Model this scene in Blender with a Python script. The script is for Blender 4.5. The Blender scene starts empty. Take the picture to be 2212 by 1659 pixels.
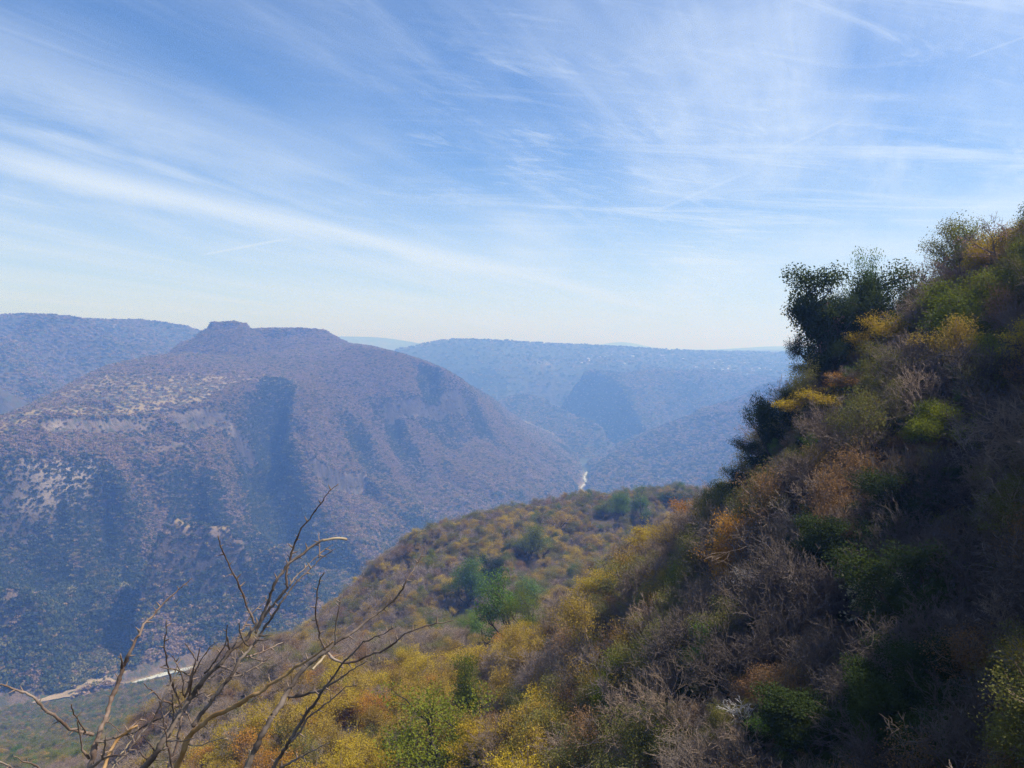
import bpy, math, random
import numpy as np
from mathutils import Vector, Matrix

# ------------------------------------------------------------------ camera, sky, sun, exposure
scene = bpy.context.scene
COL = scene.collection
PITCH = math.radians(-2.5)
FOV = math.radians(66.0)
FPX = 1106.0 / math.tan(FOV / 2)          # focal length for a picture 2212 wide

cam_data = bpy.data.cameras.new('camera')
cam_data.sensor_fit = 'HORIZONTAL'
cam_data.angle = FOV
cam_data.clip_start = 0.05
cam_data.clip_end = 90000
cam = bpy.data.objects.new('camera', cam_data)
cam.location = (0, 0, 0)
cam.rotation_euler = (math.radians(90) + PITCH, 0, 0)
COL.objects.link(cam)
scene.camera = cam

SUN_AZ, SUN_EL = math.radians(93), math.radians(55)      # azimuth clockwise from +Y
SUN_DIR = Vector((math.sin(SUN_AZ) * math.cos(SUN_EL), math.cos(SUN_AZ) * math.cos(SUN_EL), math.sin(SUN_EL)))
sun_data = bpy.data.lights.new('sun', 'SUN')
sun_data.energy = 5.0
sun_data.angle = math.radians(0.5)
sun_data.color = (1.0, 0.965, 0.915)
sun = bpy.data.objects.new('sun', sun_data)
sun.rotation_euler = SUN_DIR.to_track_quat('Z', 'Y').to_euler()
sun.location = (300, 200, 400)
COL.objects.link(sun)

scene.render.engine = 'CYCLES'
scene.cycles.use_denoising = True
scene.cycles.denoiser = 'OPENIMAGEDENOISE'
scene.cycles.denoising_prefilter = 'NONE'
scene.cycles.max_bounces = 6
scene.cycles.diffuse_bounces = 3
scene.cycles.glossy_bounces = 2
scene.cycles.transmission_bounces = 2
scene.cycles.transparent_max_bounces = 8
scene.cycles.volume_bounces = 1
scene.view_settings.view_transform = 'Standard'
scene.view_settings.look = 'None'
scene.view_settings.exposure = 0.4
scene.view_settings.gamma = 1.0
scene.view_settings.use_curve_mapping = False


class NT:
    """small helper for building node trees"""
    def __init__(self, tree):
        self.t = tree
        self.n = tree.nodes
        self.l = tree.links

    def new(self, typ, **kw):
        nd = self.n.new(typ)
        for k, v in kw.items():
            setattr(nd, k, v)
        return nd

    def put(self, sock, v):
        if hasattr(v, 'is_output') or isinstance(v, bpy.types.NodeSocket):
            self.l.new(v, sock)
        elif v is not None:
            if isinstance(v, (tuple, list)) and len(v) == 3 and sock.type == 'RGBA':
                v = (*v, 1)
            sock.default_value = v

    def m(self, op, a, b=None, c=None, clamp=False):
        nd = self.new('ShaderNodeMath', operation=op)
        nd.use_clamp = clamp
        self.put(nd.inputs[0], a)
        if b is not None:
            self.put(nd.inputs[1], b)
        if c is not None:
            self.put(nd.inputs[2], c)
        return nd.outputs[0]

    def ss(self, v, lo, hi, a=0.0, b=1.0):
        nd = self.new('ShaderNodeMapRange', interpolation_type='SMOOTHSTEP')
        self.put(nd.inputs['Value'], v)
        nd.inputs['From Min'].default_value = lo
        nd.inputs['From Max'].default_value = hi
        nd.inputs['To Min'].default_value = a
        nd.inputs['To Max'].default_value = b
        return nd.outputs[0]

    def mix(self, f, a, b, blend='MIX'):
        nd = self.new('ShaderNodeMix', data_type='RGBA', blend_type=blend)
        self.put(nd.inputs[0], f)
        self.put(nd.inputs[6], a)
        self.put(nd.inputs[7], b)
        return nd.outputs[2]

    def noise(self, vec, scale, detail=4, rough=0.55, dist=0.0, out='Fac'):
        nd = self.new('ShaderNodeTexNoise')
        if vec is not None:
            self.put(nd.inputs['Vector'], vec)
        nd.inputs['Scale'].default_value = scale
        nd.inputs['Detail'].default_value = detail
        nd.inputs['Roughness'].default_value = rough
        nd.inputs['Distortion'].default_value = dist
        return nd.outputs[out]

    def ramp(self, f, stops):
        nd = self.new('ShaderNodeValToRGB')
        self.put(nd.inputs[0], f)
        el = nd.color_ramp.elements
        while len(el) < len(stops):
            el.new(0.5)
        for e, (p, c) in zip(el, stops):
            e.position = p
            e.color = (*c, 1)
        return nd.outputs[0]

    def xyz(self, x, y, z=0.0):
        nd = self.new('ShaderNodeCombineXYZ')
        for i, v in enumerate((x, y, z)):
            self.put(nd.inputs[i], v)
        return nd.outputs[0]


def sky_plane(u, v):
    """where the sight line of a picture point meets the high cirrus sheet (unit height)"""
    x, y = (u - 1106) / FPX, -(v - 829.5) / FPX
    c, s = math.cos(PITCH), math.sin(PITCH)
    d = Vector((x, c - y * s, s + y * c)).normalized()
    k = 1 / (max(d.z, 0.0) + 0.05)
    return d.x * k, d.y * k


def build_world():
    w = bpy.data.worlds.new('World')
    scene.world = w
    w.use_nodes = True
    T = NT(w.node_tree)
    for nd in list(T.n):
        T.n.remove(nd)
    out = T.new('ShaderNodeOutputWorld')
    bg = T.new('ShaderNodeBackground')
    sky = T.new('ShaderNodeTexSky', sky_type='NISHITA')
    sky.sun_disc = False
    sky.sun_elevation = SUN_EL
    sky.sun_rotation = SUN_AZ
    sky.altitude = 1500
    sky.air_density = 1.0
    sky.dust_density = 0.6
    sky.ozone_density = 2.2
    tc = T.new('ShaderNodeTexCoord')
    sep = T.new('ShaderNodeSeparateXYZ')
    T.l.new(tc.outputs['Generated'], sep.inputs[0])
    X, Y, Z = sep.outputs
    zz = T.m('ADD', T.m('MAXIMUM', Z, 0.0), 0.05)
    px, py = T.m('DIVIDE', X, zz), T.m('DIVIDE', Y, zz)

    def rot(a, su, sv, off=0.0):
        """plane coordinates turned so that U runs along direction (sin a, cos a)"""
        c, s = math.cos(a), math.sin(a)
        U = T.m('ADD', T.m('MULTIPLY', px, s), T.m('MULTIPLY', py, c))
        V = T.m('SUBTRACT', T.m('MULTIPLY', px, c), T.m('MULTIPLY', py, s))
        return T.xyz(T.m('MULTIPLY', U, su), T.m('MULTIPLY', V, sv), off), U, V

    # long fibres running away to the right of the view
    wa = math.radians(19)
    P, U, V = rot(wa, 0.16, 0.80, 3.1)
    n1 = T.noise(P, 1.25, 9, 0.60, 1.0)
    fib = T.ss(n1, 0.43, 0.72)
    P2, U2, V2 = rot(wa + 0.10, 0.26, 2.6, 7.7)
    n2 = T.noise(P2, 1.5, 9, 0.66, 0.7)
    fine = T.ss(n2, 0.46, 0.74)
    # cross-wind wisps
    P3, U3, V3 = rot(math.radians(80), 0.34, 1.5, 11.3)
    n3 = T.noise(P3, 1.25, 10, 0.66, 1.3)
    wisp = T.ss(n3, 0.50, 0.74)
    P5, _, _ = rot(math.radians(70), 0.9, 3.0, 5.3)
    n5 = T.noise(P5, 1.4, 9, 0.68, 1.2)
    curl = T.ss(n5, 0.52, 0.80)
    P4, _, _ = rot(0.3, 0.15, 0.24, 4.9)
    big = T.ss(T.noise(P4, 1.6, 4, 0.5, 0.6), 0.38, 0.64)
    P6, _, _ = rot(0.6, 0.5, 0.7, 2.2)
    puff = T.ss(T.noise(P6, 1.2, 7, 0.6, 0.6), 0.40, 0.70)

    # broad veil, thicker towards +X where the sun stands
    veil = T.m('MULTIPLY', T.ss(X, -0.5, 0.7, 0.24, 0.70), T.m('ADD', 0.34, T.m('MULTIPLY', big, 0.85)))
    veil = T.m('MULTIPLY', veil, T.m('ADD', 0.55, T.m('MULTIPLY', puff, 0.6)))
    a1 = T.m('MULTIPLY', fib, T.m('ADD', 0.12, T.m('MULTIPLY', big, 0.45)))
    a2 = T.m('MULTIPLY', fine, T.m('ADD', 0.10, T.m('MULTIPLY', fib, 0.26)))
    a3 = T.m('MULTIPLY', wisp, T.ss(X, -0.30, 0.15, 0.04, 0.62))
    a4 = T.m('MULTIPLY', curl, T.ss(X, -0.20, 0.30, 0.06, 0.50))
    a3 = T.m('SUBTRACT', T.m('ADD', a3, a4), T.m('MULTIPLY', a3, a4))
    # rippled patches of thin high cloud
    P7, _, _ = rot(math.radians(50), 1.5, 4.2, 8.1)
    P8, _, _ = rot(math.radians(30), 0.55, 0.8, 6.4)
    rip = T.m('MULTIPLY', T.ss(T.noise(P7, 1.6, 8, 0.7, 1.6), 0.44, 0.72), T.ss(T.noise(P8, 1.3, 5, 0.6, 0.8), 0.46, 0.66))
    a5 = T.m('MULTIPLY', rip, T.ss(X, -0.45, 0.2, 0.16, 0.44))
    a3 = T.m('SUBTRACT', T.m('ADD', a3, a5), T.m('MULTIPLY', a3, a5))

    def band(p, q, width, amount, soft, n):
        """a straight streak of ice cloud between two points of the sheet"""
        (x0, y0), (x1, y1) = p, q
        L = math.hypot(x1 - x0, y1 - y0)
        ex, ey = (x1 - x0) / L, (y1 - y0) / L
        dx, dy = T.m('SUBTRACT', px, x0), T.m('SUBTRACT', py, y0)
        along = T.m('ADD', T.m('MULTIPLY', dx, ex), T.m('MULTIPLY', dy, ey))
        side = T.m('SUBTRACT', T.m('MULTIPLY', dx, ey), T.m('MULTIPLY', dy, ex))
        side = T.m('ADD', side, T.m('MULTIPLY', T.m('SUBTRACT', n, 0.5), width * soft))
        g = T.ss(T.m('ABSOLUTE', side), 0.0, width, 1.0, 0.0)
        e = T.m('MULTIPLY', T.ss(along, 0, 0.2 * L), T.ss(along, 0.8 * L, L, 1.0, 0.0))
        return T.m('MULTIPLY', T.m('MULTIPLY', g, e), amount)

    b1 = band(sky_plane(-1400, 60), sky_plane(1500, 690), 0.36, 0.80, 1.9, n1)
    b1 = T.m('MULTIPLY', b1, T.m('ADD', 0.55, T.m('MULTIPLY', n2, 0.9)))
    b2 = band(sky_plane(-600, -60), sky_plane(760, 400), 0.5, 0.24, 1.8, n1)
    b3 = band(sky_plane(425, 553), sky_plane(640, 512), 0.05, 0.5, 0.3, n2)
    b4 = band(sky_plane(1400, 462), sky_plane(1640, 362), 0.03, 0.20, 0.9, n2)
    b5 = band(sky_plane(1655, 335), sky_plane(1850, 248), 0.022, 0.20, 0.9, n2)
    b6 = band(sky_plane(2075, 130), sky_plane(2240, 70), 0.014, 0.2, 0.5, n2)
    tot = veil
    for a in (a1, a2, a3, b1, b2, b3, b4, b5, b6):
        tot = T.m('SUBTRACT', T.m('ADD', tot, a), T.m('MULTIPLY', tot, a))
    # the sheet is seen edge-on near the horizon and closes up there
    close = T.m('MULTIPLY', T.ss(Z, 0.0, 0.25, 0.95, 0.0), T.m('ADD', 0.62, T.m('MULTIPLY', n1, 0.7)))
    tot = T.m('SUBTRACT', T.m('ADD', tot, close), T.m('MULTIPLY', tot, close))
    tot = T.m('MULTIPLY', tot, T.ss(Z, -0.02, 0.02), clamp=True)
    tot = T.m('MULTIPLY', tot, CLOUD_AMT)
    skyc = T.mix(1.0, sky.outputs[0], SKY_TINT, 'MULTIPLY')
    col = T.mix(tot, skyc, CLOUD_COL)
    T.l.new(col, bg.inputs['Color'])
    bg.inputs['Strength'].default_value = 0.1
    T.l.new(bg.outputs[0], out.inputs['Surface'])


CLOUD_AMT = 0.93
CLOUD_COL = (6.0, 6.9, 8.2)
SKY_TINT = (0.54, 0.86, 1.20)
build_world()

# the air of the canyon
HAZE_DENSITY = 3.4e-4
HAZE_COL = (0.20, 0.40, 1.0)
# ------------------------------------------------------------------ numeric helpers
def ray(u, v):
    x, y = (u - 1106) / FPX, -(v - 829.5) / FPX
    c, s = math.cos(PITCH), math.sin(PITCH)
    return x, c - y * s, s + y * c


def P(u, v, r=None, z=None):
    """the place in the canyon that a sight line reaches at ground distance r, or at height z"""
    X, Y, Z = ray(u, v)
    h = math.hypot(X, Y)
    if r is None:
        r = z * h / Z
    return X / h * r, Y / h * r, Z / h * r


def _hash(ix, iy, seed):
    h = (ix.astype(np.int64) * 374761393 + iy.astype(np.int64) * 668265263 + seed * 1442695041) & 0xFFFFFFFF
    h = ((h ^ (h >> 13)) * 1274126177) & 0xFFFFFFFF
    h = (h ^ (h >> 16)) & 0xFFFFFFFF
    return h


def perlin(x, y, seed=0):
    ix, iy = np.floor(x), np.floor(y)
    fx, fy = x - ix, y - iy
    ux, uy = fx * fx * fx * (fx * (fx * 6 - 15) + 10), fy * fy * fy * (fy * (fy * 6 - 15) + 10)

    def g(dx, dy):
        a = _hash(ix + dx, iy + dy, seed).astype(np.float64) * (2 * np.pi / 4294967296.0)
        return np.cos(a) * (fx - dx) + np.sin(a) * (fy - dy)
    a = g(0, 0) * (1 - ux) + g(1, 0) * ux
    b = g(0, 1) * (1 - ux) + g(1, 1) * ux
    return (a * (1 - uy) + b * uy) * 1.5


def fbm(x, y, octs=4, seed=0, gain=0.5):
    t, a, s = 0, 1.0, 0
    for o in range(octs):
        t = t + a * perlin(x * 2 ** o + 13.7 * o, y * 2 ** o - 7.3 * o, seed + o)
        s += a
        a *= gain
    return t / s


def ridged(x, y, octs=3, seed=0, gain=0.5):
    t, a, s = 0, 1.0, 0
    for o in range(octs):
        t = t + a * (1 - 2 * np.abs(perlin(x * 2 ** o + 5.1 * o, y * 2 ** o + 3.3 * o, seed + o)))
        s += a
        a *= gain
    return t / s


def sstep(v, lo, hi):
    t = np.clip((v - lo) / (hi - lo), 0, 1)
    return t * t * (3 - 2 * t)


def skyline(pts, r_crest):
    """upper limit of a landform: rises with distance up to its crest, level behind it"""
    az, tn = [], []
    for u, v in pts:
        X, Y, Z = ray(u, v)
        az.append(math.atan2(X, Y))
        tn.append(Z / math.hypot(X, Y))
    az, tn = np.array(az), np.array(tn)

    def f(x, y):
        r = np.hypot(x, y)
        return np.interp(np.arctan2(x, y), az, tn) * np.minimum(r, r_crest)
    return f


def soft_min(a, b, k):
    h = np.clip(0.5 + 0.5 * (b - a) / k, 0, 1)
    return b * (1 - h) + a * h - k * h * (1 - h)


class RBF:
    """multiquadric surface through scattered points, with a fall-off away from them"""
    def __init__(self, p, val, c, reach, fall):
        self.p = np.array(p, float)
        self.c, self.reach, self.fall = c, reach, fall
        n = len(self.p)
        d = np.linalg.norm(self.p[:, None] - self.p[None], axis=2)
        A = np.zeros((n + 3, n + 3))
        A[:n, :n] = -np.sqrt(d * d + c * c) + np.eye(n) * -1e-4
        A[:n, n] = 1
        A[:n, n + 1:] = self.p
        A[n:, :n] = A[:n, n:].T
        self.w = np.linalg.solve(A, np.concatenate([np.array(val, float), [0, 0, 0]]))

    def __call__(self, x, y):
        out = np.empty(x.shape)
        n = len(self.p)
        for i in range(0, len(x), 40000):
            a, b = x[i:i + 40000], y[i:i + 40000]
            d2 = (a[:, None] - self.p[None, :, 0]) ** 2 + (b[:, None] - self.p[None, :, 1]) ** 2
            v = -np.sqrt(d2 + self.c ** 2) @ self.w[:n] + self.w[n] + a * self.w[n + 1] + b * self.w[n + 2]
            near = np.sqrt(d2.min(axis=1))
            out[i:i + 40000] = v - self.fall * np.maximum(0, near - self.reach)
        return out


def seg_dist(x, y, pts):
    """distance to a polyline, signed side (+ right of travel), and fraction along it"""
    best = np.full(x.shape, 1e9)
    side = np.zeros(x.shape)
    frac = np.zeros(x.shape)
    L = [0]
    for a, b in zip(pts[:-1], pts[1:]):
        L.append(L[-1] + math.dist(a[:2], b[:2]))
    for k, (a, b) in enumerate(zip(pts[:-1], pts[1:])):
        ex, ey = b[0] - a[0], b[1] - a[1]
        l2 = ex * ex + ey * ey
        t = np.clip(((x - a[0]) * ex + (y - a[1]) * ey) / l2, 0, 1)
        dx, dy = x - a[0] - t * ex, y - a[1] - t * ey
        d = np.hypot(dx, dy)
        m = d < best
        best = np.where(m, d, best)
        side = np.where(m, np.sign((x - a[0]) * ey - (y - a[1]) * ex), side)
        frac = np.where(m, (L[k] + t * math.sqrt(l2)) / L[-1], frac)
    return best, side, frac


# ------------------------------------------------------------------ landforms (control points: u, v, ground distance)
ZR = -505.0

MESA = [P(*a) for a in (
    (100, 1400, 1375), (300, 1390, 1350), (-100, 1410, 1385), (450, 1370, 1340), (100, 1300, 1450), (300, 1300, 1450), (450, 1290, 1480), (600, 1290, 1520),
    (600, 1350, 1410), (720, 1335, 1455), (720, 1300, 1505), (720, 1260, 1575), (760, 1230, 1650), (850, 1232, 1730), (850, 1202, 1840), (950, 1152, 2070),
    (100, 1150, 1570), (300, 1150, 1610), (500, 1150, 1690), (700, 1200, 1720), (-120, 1150, 1560), (-120, 1000, 1650),
    (800, 1120, 1950), (900, 1120, 2060), (1100, 1060, 2430), (1000, 1060, 2300), (1190, 1020, 2820),
    (50, 965, 1690), (200, 965, 1730), (330, 965, 1790), (480, 965, 1880),
    (80, 905, 1760), (250, 900, 1860), (440, 893, 1960), (560, 870, 2080), (-60, 935, 1750),
    (250, 850, 2050), (400, 830, 2150), (550, 810, 2350), (150, 868, 1980),
    (230, 790, 2420), (120, 848, 2200), (10, 905, 1960), (300, 775, 2480),
    (380, 765, 2650), (600, 785, 2600), (480, 780, 2600), (720, 800, 2480), (870, 800, 2560), (700, 760, 2750), (600, 760, 2800),
    (740, 745, 3060), (800, 752, 3080), (870, 768, 3100), (960, 802, 3080), (1030, 847, 3040), (1090, 912, 3000), (1150, 955, 2990),
    (1200, 987, 2980), (1000, 850, 2700), (900, 880, 2480), (1040, 930, 2700), (800, 1000, 2180), (900, 1000, 2330), (1000, 1000, 2500), (1100, 1000, 2720),
    (700, 900, 2200), (700, 1000, 2050), (640, 960, 1990), (800, 900, 2350),
)]
MESA += [P(u, v, z=z) for u, v, z in ((-150, 1545, -500), (0, 1525, -500), (150, 1488, -499), (300, 1462, -498), (450, 1430, -498),
                                      (600, 1385, -497), (850, 1190, -488), (1000, 1130, -495), (1130, 1085, -500), (1250, 1062, -503))]
MESA += [P(1262, 1040, 3000)]
# hidden far side
MESA += [(-2300, 2300, -420), (-1900, 2900, -430), (-1500, 3500, -420), (-900, 4100, -430), (-300, 4200, -450), (300, 4100, -480), (500, 3500, -500),
         (-1300, 2700, -150), (-1000, 3300, -120), (-400, 3600, -130)]
mesa_f = RBF([(p[0] / 1000, p[1] / 1000) for p in MESA], [p[2] for p in MESA], 0.12, 0.42, 900)

FARR = [P(*a) for a in (
    (700, 770, 5700), (850, 758, 5600), (900, 744, 5600), (940, 738, 5620), (1080, 737, 5700), (1280, 748, 5800), (1450, 759, 6000), (1740, 763, 6200), (2000, 763, 6300), (2400, 763, 6400),
    (940, 765, 5400), (1000, 785, 5250), (1200, 778, 5350), (1500, 778, 5500), (1450, 797, 5200), (1600, 790, 5400), (1680, 816, 4900), (1800, 800, 5200), (2100, 800, 5200),
    (1300, 800, 4900), (1150, 808, 4900), (1060, 815, 5000), (1080, 870, 4500), (1450, 802, 5000),
    (1090, 868, 4350), (1130, 857, 4330), (1180, 846, 4360), (1250, 832, 4460), (1330, 824, 4600),
    (1150, 905, 4080), (1250, 880, 4150), (1230, 940, 3820), (1330, 905, 3950), (1290, 995, 3480), (1400, 870, 4150), (1500, 836, 4380), (1600, 820, 4600),
    (1310, 1008, 3150), (1360, 975, 3230), (1420, 940, 3330), (1480, 912, 3430), (1540, 888, 3520), (1620, 858, 3620), (1700, 835, 3700), (1850, 800, 3800), (2100, 770, 3800),
    (1450, 1000, 2950), (1350, 1030, 2850), (1600, 960, 2850), (1600, 1050, 2550), (1500, 1050, 2620), (1700, 1000, 2600), (1900, 900, 2900), (2200, 850, 2900), (1750, 1100, 2300), (2200, 1000, 2200),
)]
FARR += [P(u, v, z=z) for u, v, z in ((1290, 1070, -500), (1400, 1085, -495), (1265, 1015, -503), (1600, 1110, -480))]
FARR += [(900, 4000, -480), (300, 4600, -470), (-500, 5000, -440), (-1200, 5600, -420), (0, 7800, -5), (-900, 6800, -60), (2500, 8200, -5), (5000, 8000, -5), (-1500, 8500, 20), (3800, 5600, -10), (4000, 3000, -60)]
farr_f = RBF([(p[0] / 1000, p[1] / 1000) for p in FARR], [p[2] for p in FARR], 0.16, 0.7, 420)

FARL = [P(*a) for a in (
    (-500, 678, 4100), (-200, 680, 4200), (0, 682, 4300), (100, 685, 4300), (200, 692, 4350), (300, 695, 4400), (400, 706, 4500), (440, 715, 4600), (520, 738, 4800), (640, 752, 5000),
    (300, 712, 4200), (100, 702, 4150), (-100, 702, 4000),
    (0, 765, 3750), (100, 760, 3850), (250, 770, 4000), (400, 770, 4300), (-200, 765, 3600),
    (60, 830, 3350), (150, 820, 3500), (-20, 850, 3050), (30, 880, 2950), (-150, 860, 2900), (-300, 900, 2700), (-400, 800, 3200),
    (-10, 745, 3450), (30, 790, 3250), (70, 825, 3150),
)]
FARL += [(-1500, 4600, -430), (-700, 4700, -430), (-2600, 2300, -440), (-2000, 3400, -430), (-3000, 4600, 170), (-4500, 3800, 180), (-1500, 5600, 60), (-2500, 6500, 120)]
farl_f = RBF([(p[0] / 1000, p[1] / 1000) for p in FARL], [p[2] for p in FARL], 0.14, 0.6, 420)

NEAR = [P(*a) for a in (
    # crest of the forested spur
    (560, 1440, 470), (640, 1398, 470), (700, 1345, 470), (760, 1297, 480), (840, 1222, 490), (900, 1185, 520), (1000, 1137, 560), (1130, 1106, 610), (1260, 1092, 660), (1440, 1080, 690), (1560, 1086, 650), (1800, 1090, 600), (2200, 1100, 560),
    # its face
    (1100, 1250, 440), (1300, 1200, 480), (900, 1300, 415), (800, 1360, 400), (700, 1410, 385), (600, 1450, 375), (1000, 1385, 345), (1200, 1330, 350), (1400, 1220, 400),
    # the near shelf
    (450, 1455, 260), (700, 1418, 240), (850, 1408, 225), (1000, 1398, 212), (1200, 1362, 185), (1350, 1300, 160), (1450, 1215, 150), (1540, 1150, 138),
    (700, 1510, 175), (900, 1600, 128), (700, 1650, 125), (450, 1560, 210), (450, 1650, 165), (340, 1640, 230), (250, 1640, 330), (1100, 1500, 135), (1100, 1630, 98), (1000, 1450, 180), (900, 1700, 105),
    # down to the river on the left
    (0, 1640, 640), (150, 1655, 500), (150, 1612, 690), (100, 1578, 950), (300, 1548, 860), (320, 1600, 480), (-150, 1640, 700), (-400, 1670, 520), (330, 1512, 1080), (50, 1562, 1080), (200, 1542, 1080),
    # the steep slope on the right
    (2200, 560, 111), (2120, 595, 112), (2050, 640, 112), (1980, 690, 112), (1900, 738, 112), (1850, 778, 109), (1800, 830, 105), (1745, 920, 100), (1650, 1050, 104), (1570, 1160, 115),
    (2000, 840, 91), (2200, 820, 84), (1900, 1020, 80), (2150, 1010, 73), (1850, 900, 93), (2050, 740, 102), (2200, 690, 98), (1700, 1200, 77), (1900, 1200, 68), (2100, 1200, 63), (2200, 1300, 56), (1700, 1080, 88),
    (1600, 1400, 67), (1800, 1400, 60), (2000, 1400, 54), (1500, 1400, 78), (1400, 1500, 76), (1600, 1550, 56), (1900, 1600, 44), (2100, 1640, 37), (2200, 1500, 44), (1300, 1640, 72), (1500, 1700, 50), (1900, 1800, 34), (2212, 1730, 29), (1700, 1750, 42), (2400, 1300, 50), (2400, 900, 72),
)]
NEAR += [P(300, 1470, z=-498), P(0, 1535, z=-500), P(-200, 1560, z=-500)]
NEAR += [  # behind the crests and outside the frame
    (-300, 800, -350), (-100, 900, -330), (80, 980, -370), (300, 1050, -340), (600, 1000, -260), (-350, 1000, -455), (-100, 1400, -490), (200, 1700, -495), (600, 1800, -490), (1000, 1500, -420),
    (60, 200, -78), (90, 260, -100), (130, 200, -70), (150, 330, -105), (60, 330, -118), (250, 420, -112),
    (60, 128, -28), (76, 122, -18), (95, 112, 2), (108, 95, 22),
    (75, 60, 40), (110, 60, 62), (150, 80, 66), (110, 20, 54), (60, 15, 24), (90, -20, 50), (12, 5, -3), (160, 140, 40), (250, 200, 20), (300, 60, 110), (350, 400, -30), (250, 0, 110),
    (34, 23, 17), (44, 34, 26), (26, 11, 11), (58, 50, 28),  # unseen bank beyond the frame, added to shade the lower right slope
    (0, 1.3, -1.68), (0, 2.3, -1.8), (-1.6, 1.6, -1.75), (1.6, 1.6, -1.7), (-1.5, 2.6, -2.1), (1.5, 2.6, -2.1), (0, 3.4, -3.4), (3, 2, -2.0), (-3, 1.5, -2.0), (4, 4, -4.2), (-4, 4, -5.5),
    (0, 7, -10), (6, 9, -9.5), (9, 15, -13), (-7, 8, -13), (0, 20, -27), (10, 22, -22), (-15, 20, -34), (0, 45, -40), (-30, 40, -52), (-60, 60, -75), (-120, 120, -110), (-150, 40, -110), (-60, 10, -70), (-20, 3, -26), (-10, 1, -8),
]


def nxy(x, y):
    r = np.hypot(x, y)
    return np.arctan2(x, y) * 1.6, np.log(np.maximum(r, 0.8))


_nx, _ny = nxy(np.array([p[0] for p in NEAR]), np.array([p[1] for p in NEAR]))
near_f = RBF(np.stack([_nx, _ny], 1), [p[2] / math.hypot(p[0], p[1]) for p in NEAR], 0.10, 0.5, 0.35)

RIVER = [P(u, v, z=ZR) for u, v in ((-260, 1585), (-120, 1560), (0, 1535), (130, 1512), (230, 1492), (290, 1474), (350, 1456), (440, 1436))]
RIVER += [(-372, 1290, ZR), (-300, 1400, ZR), (-150, 1580, ZR), (40, 1800, ZR), (160, 2200, ZR)]
RIVER += [P(u, v, z=ZR) for u, v in ((1243, 1090), (1252, 1078), (1262, 1064), (1254, 1054), (1266, 1042), (1262, 1030), (1268, 1018), (1258, 1004))]
RIVER += [(560, 3800, ZR), (420, 4150, ZR), (100, 4500, ZR), (-700, 4700, ZR)]

mesa_sky = skyline(((-400, 1000), (-100, 940), (0, 902), (60, 880), (120, 850), (170, 822), (230, 792), (300, 777), (380, 762), (450, 748), (600, 742), (735, 740), (800, 750), (870, 767), (920, 783),
                     (960, 800), (1000, 823), (1030, 845), (1062, 873), (1100, 918), (1150, 953), (1200, 985), (1240, 1020), (1262, 1045), (1300, 1075)), 3050)
farl_sky = skyline(((-800, 676), (0, 682), (60, 681), (120, 684), (160, 689), (220, 692), (300, 692), (350, 697), (400, 705), (440, 714), (500, 728), (600, 748), (900, 775)), 4400)
farr_sky = skyline(((500, 790), (700, 770), (800, 760), (850, 757), (890, 751), (940, 736), (985, 733), (1100, 736), (1200, 743), (1300, 748), (1450, 756), (1600, 761), (1740, 763), (2600, 765)), 5700)
near_sky = skyline(((-900, -9000), (1535, -9000), (1545, 1150), (1575, 1145), (1650, 1035), (1730, 920), (1768, 850), (1788, 785), (1850, 735), (1900, 712), (1980, 680), (2050, 640), (2120, 595), (2200, 555), (2290, 480), (2400, 300), (2600, -100), (3000, -700), (5000, -4000)), 114)

RAVINE = [P(*a) for a in ((600, 840, 2280), (575, 905, 2080), (575, 985, 1920), (620, 1060, 1800), (690, 1115, 1720), (735, 1170, 1660), (760, 1230, 1610))]
GULLIES = [  # line, half width, depth
    ([P(*a) for a in ((30, 985, 1660), (60, 1060, 1580), (70, 1160, 1480), (90, 1260, 1400))], 105, 84),
    ([P(*a) for a in ((180, 985, 1700), (215, 1060, 1620), (235, 1150, 1540), (255, 1240, 1460))], 78, 92),
    ([P(*a) for a in ((400, 1000, 1800), (425, 1080, 1690), (430, 1170, 1600), (450, 1300, 1440))], 88, 86),
    ([P(*a) for a in ((520, 1080, 1750), (560, 1180, 1640), (600, 1290, 1530))], 60, 44),
    ([P(*a) for a in ((925, 800, 2700), (930, 860, 2600), (960, 920, 2520))], 66, 62),
    ([P(*a) for a in ((840, 870, 2450), (860, 930, 2370), (900, 1000, 2300))], 60, 56),
    ([P(*a) for a in ((1000, 870, 2750), (1040, 930, 2720), (1080, 990, 2690))], 60, 44),
]
GULLIES += [
    ([P(*a) for a in ((640, 900, 2160), (655, 950, 2060), (690, 1000, 1990))], 45, 40),
    ([P(*a) for a in ((520, 890, 2030), (545, 930, 1980), (572, 980, 1925))], 40, 45),
    ([P(*a) for a in ((760, 905, 2300), (790, 970, 2200), (840, 1050, 2120))], 60, 48),
    ([P(*a) for a in ((700, 1010, 2010), (760, 1060, 1950), (820, 1120, 1900))], 50, 36),
    ([P(*a) for a in ((320, 1000, 1760), (330, 1070, 1690), (340, 1150, 1600))], 45, 40),
    ([P(*a) for a in ((110, 1000, 1670), (130, 1080, 1590), (150, 1170, 1500))], 45, 40),
]
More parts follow.
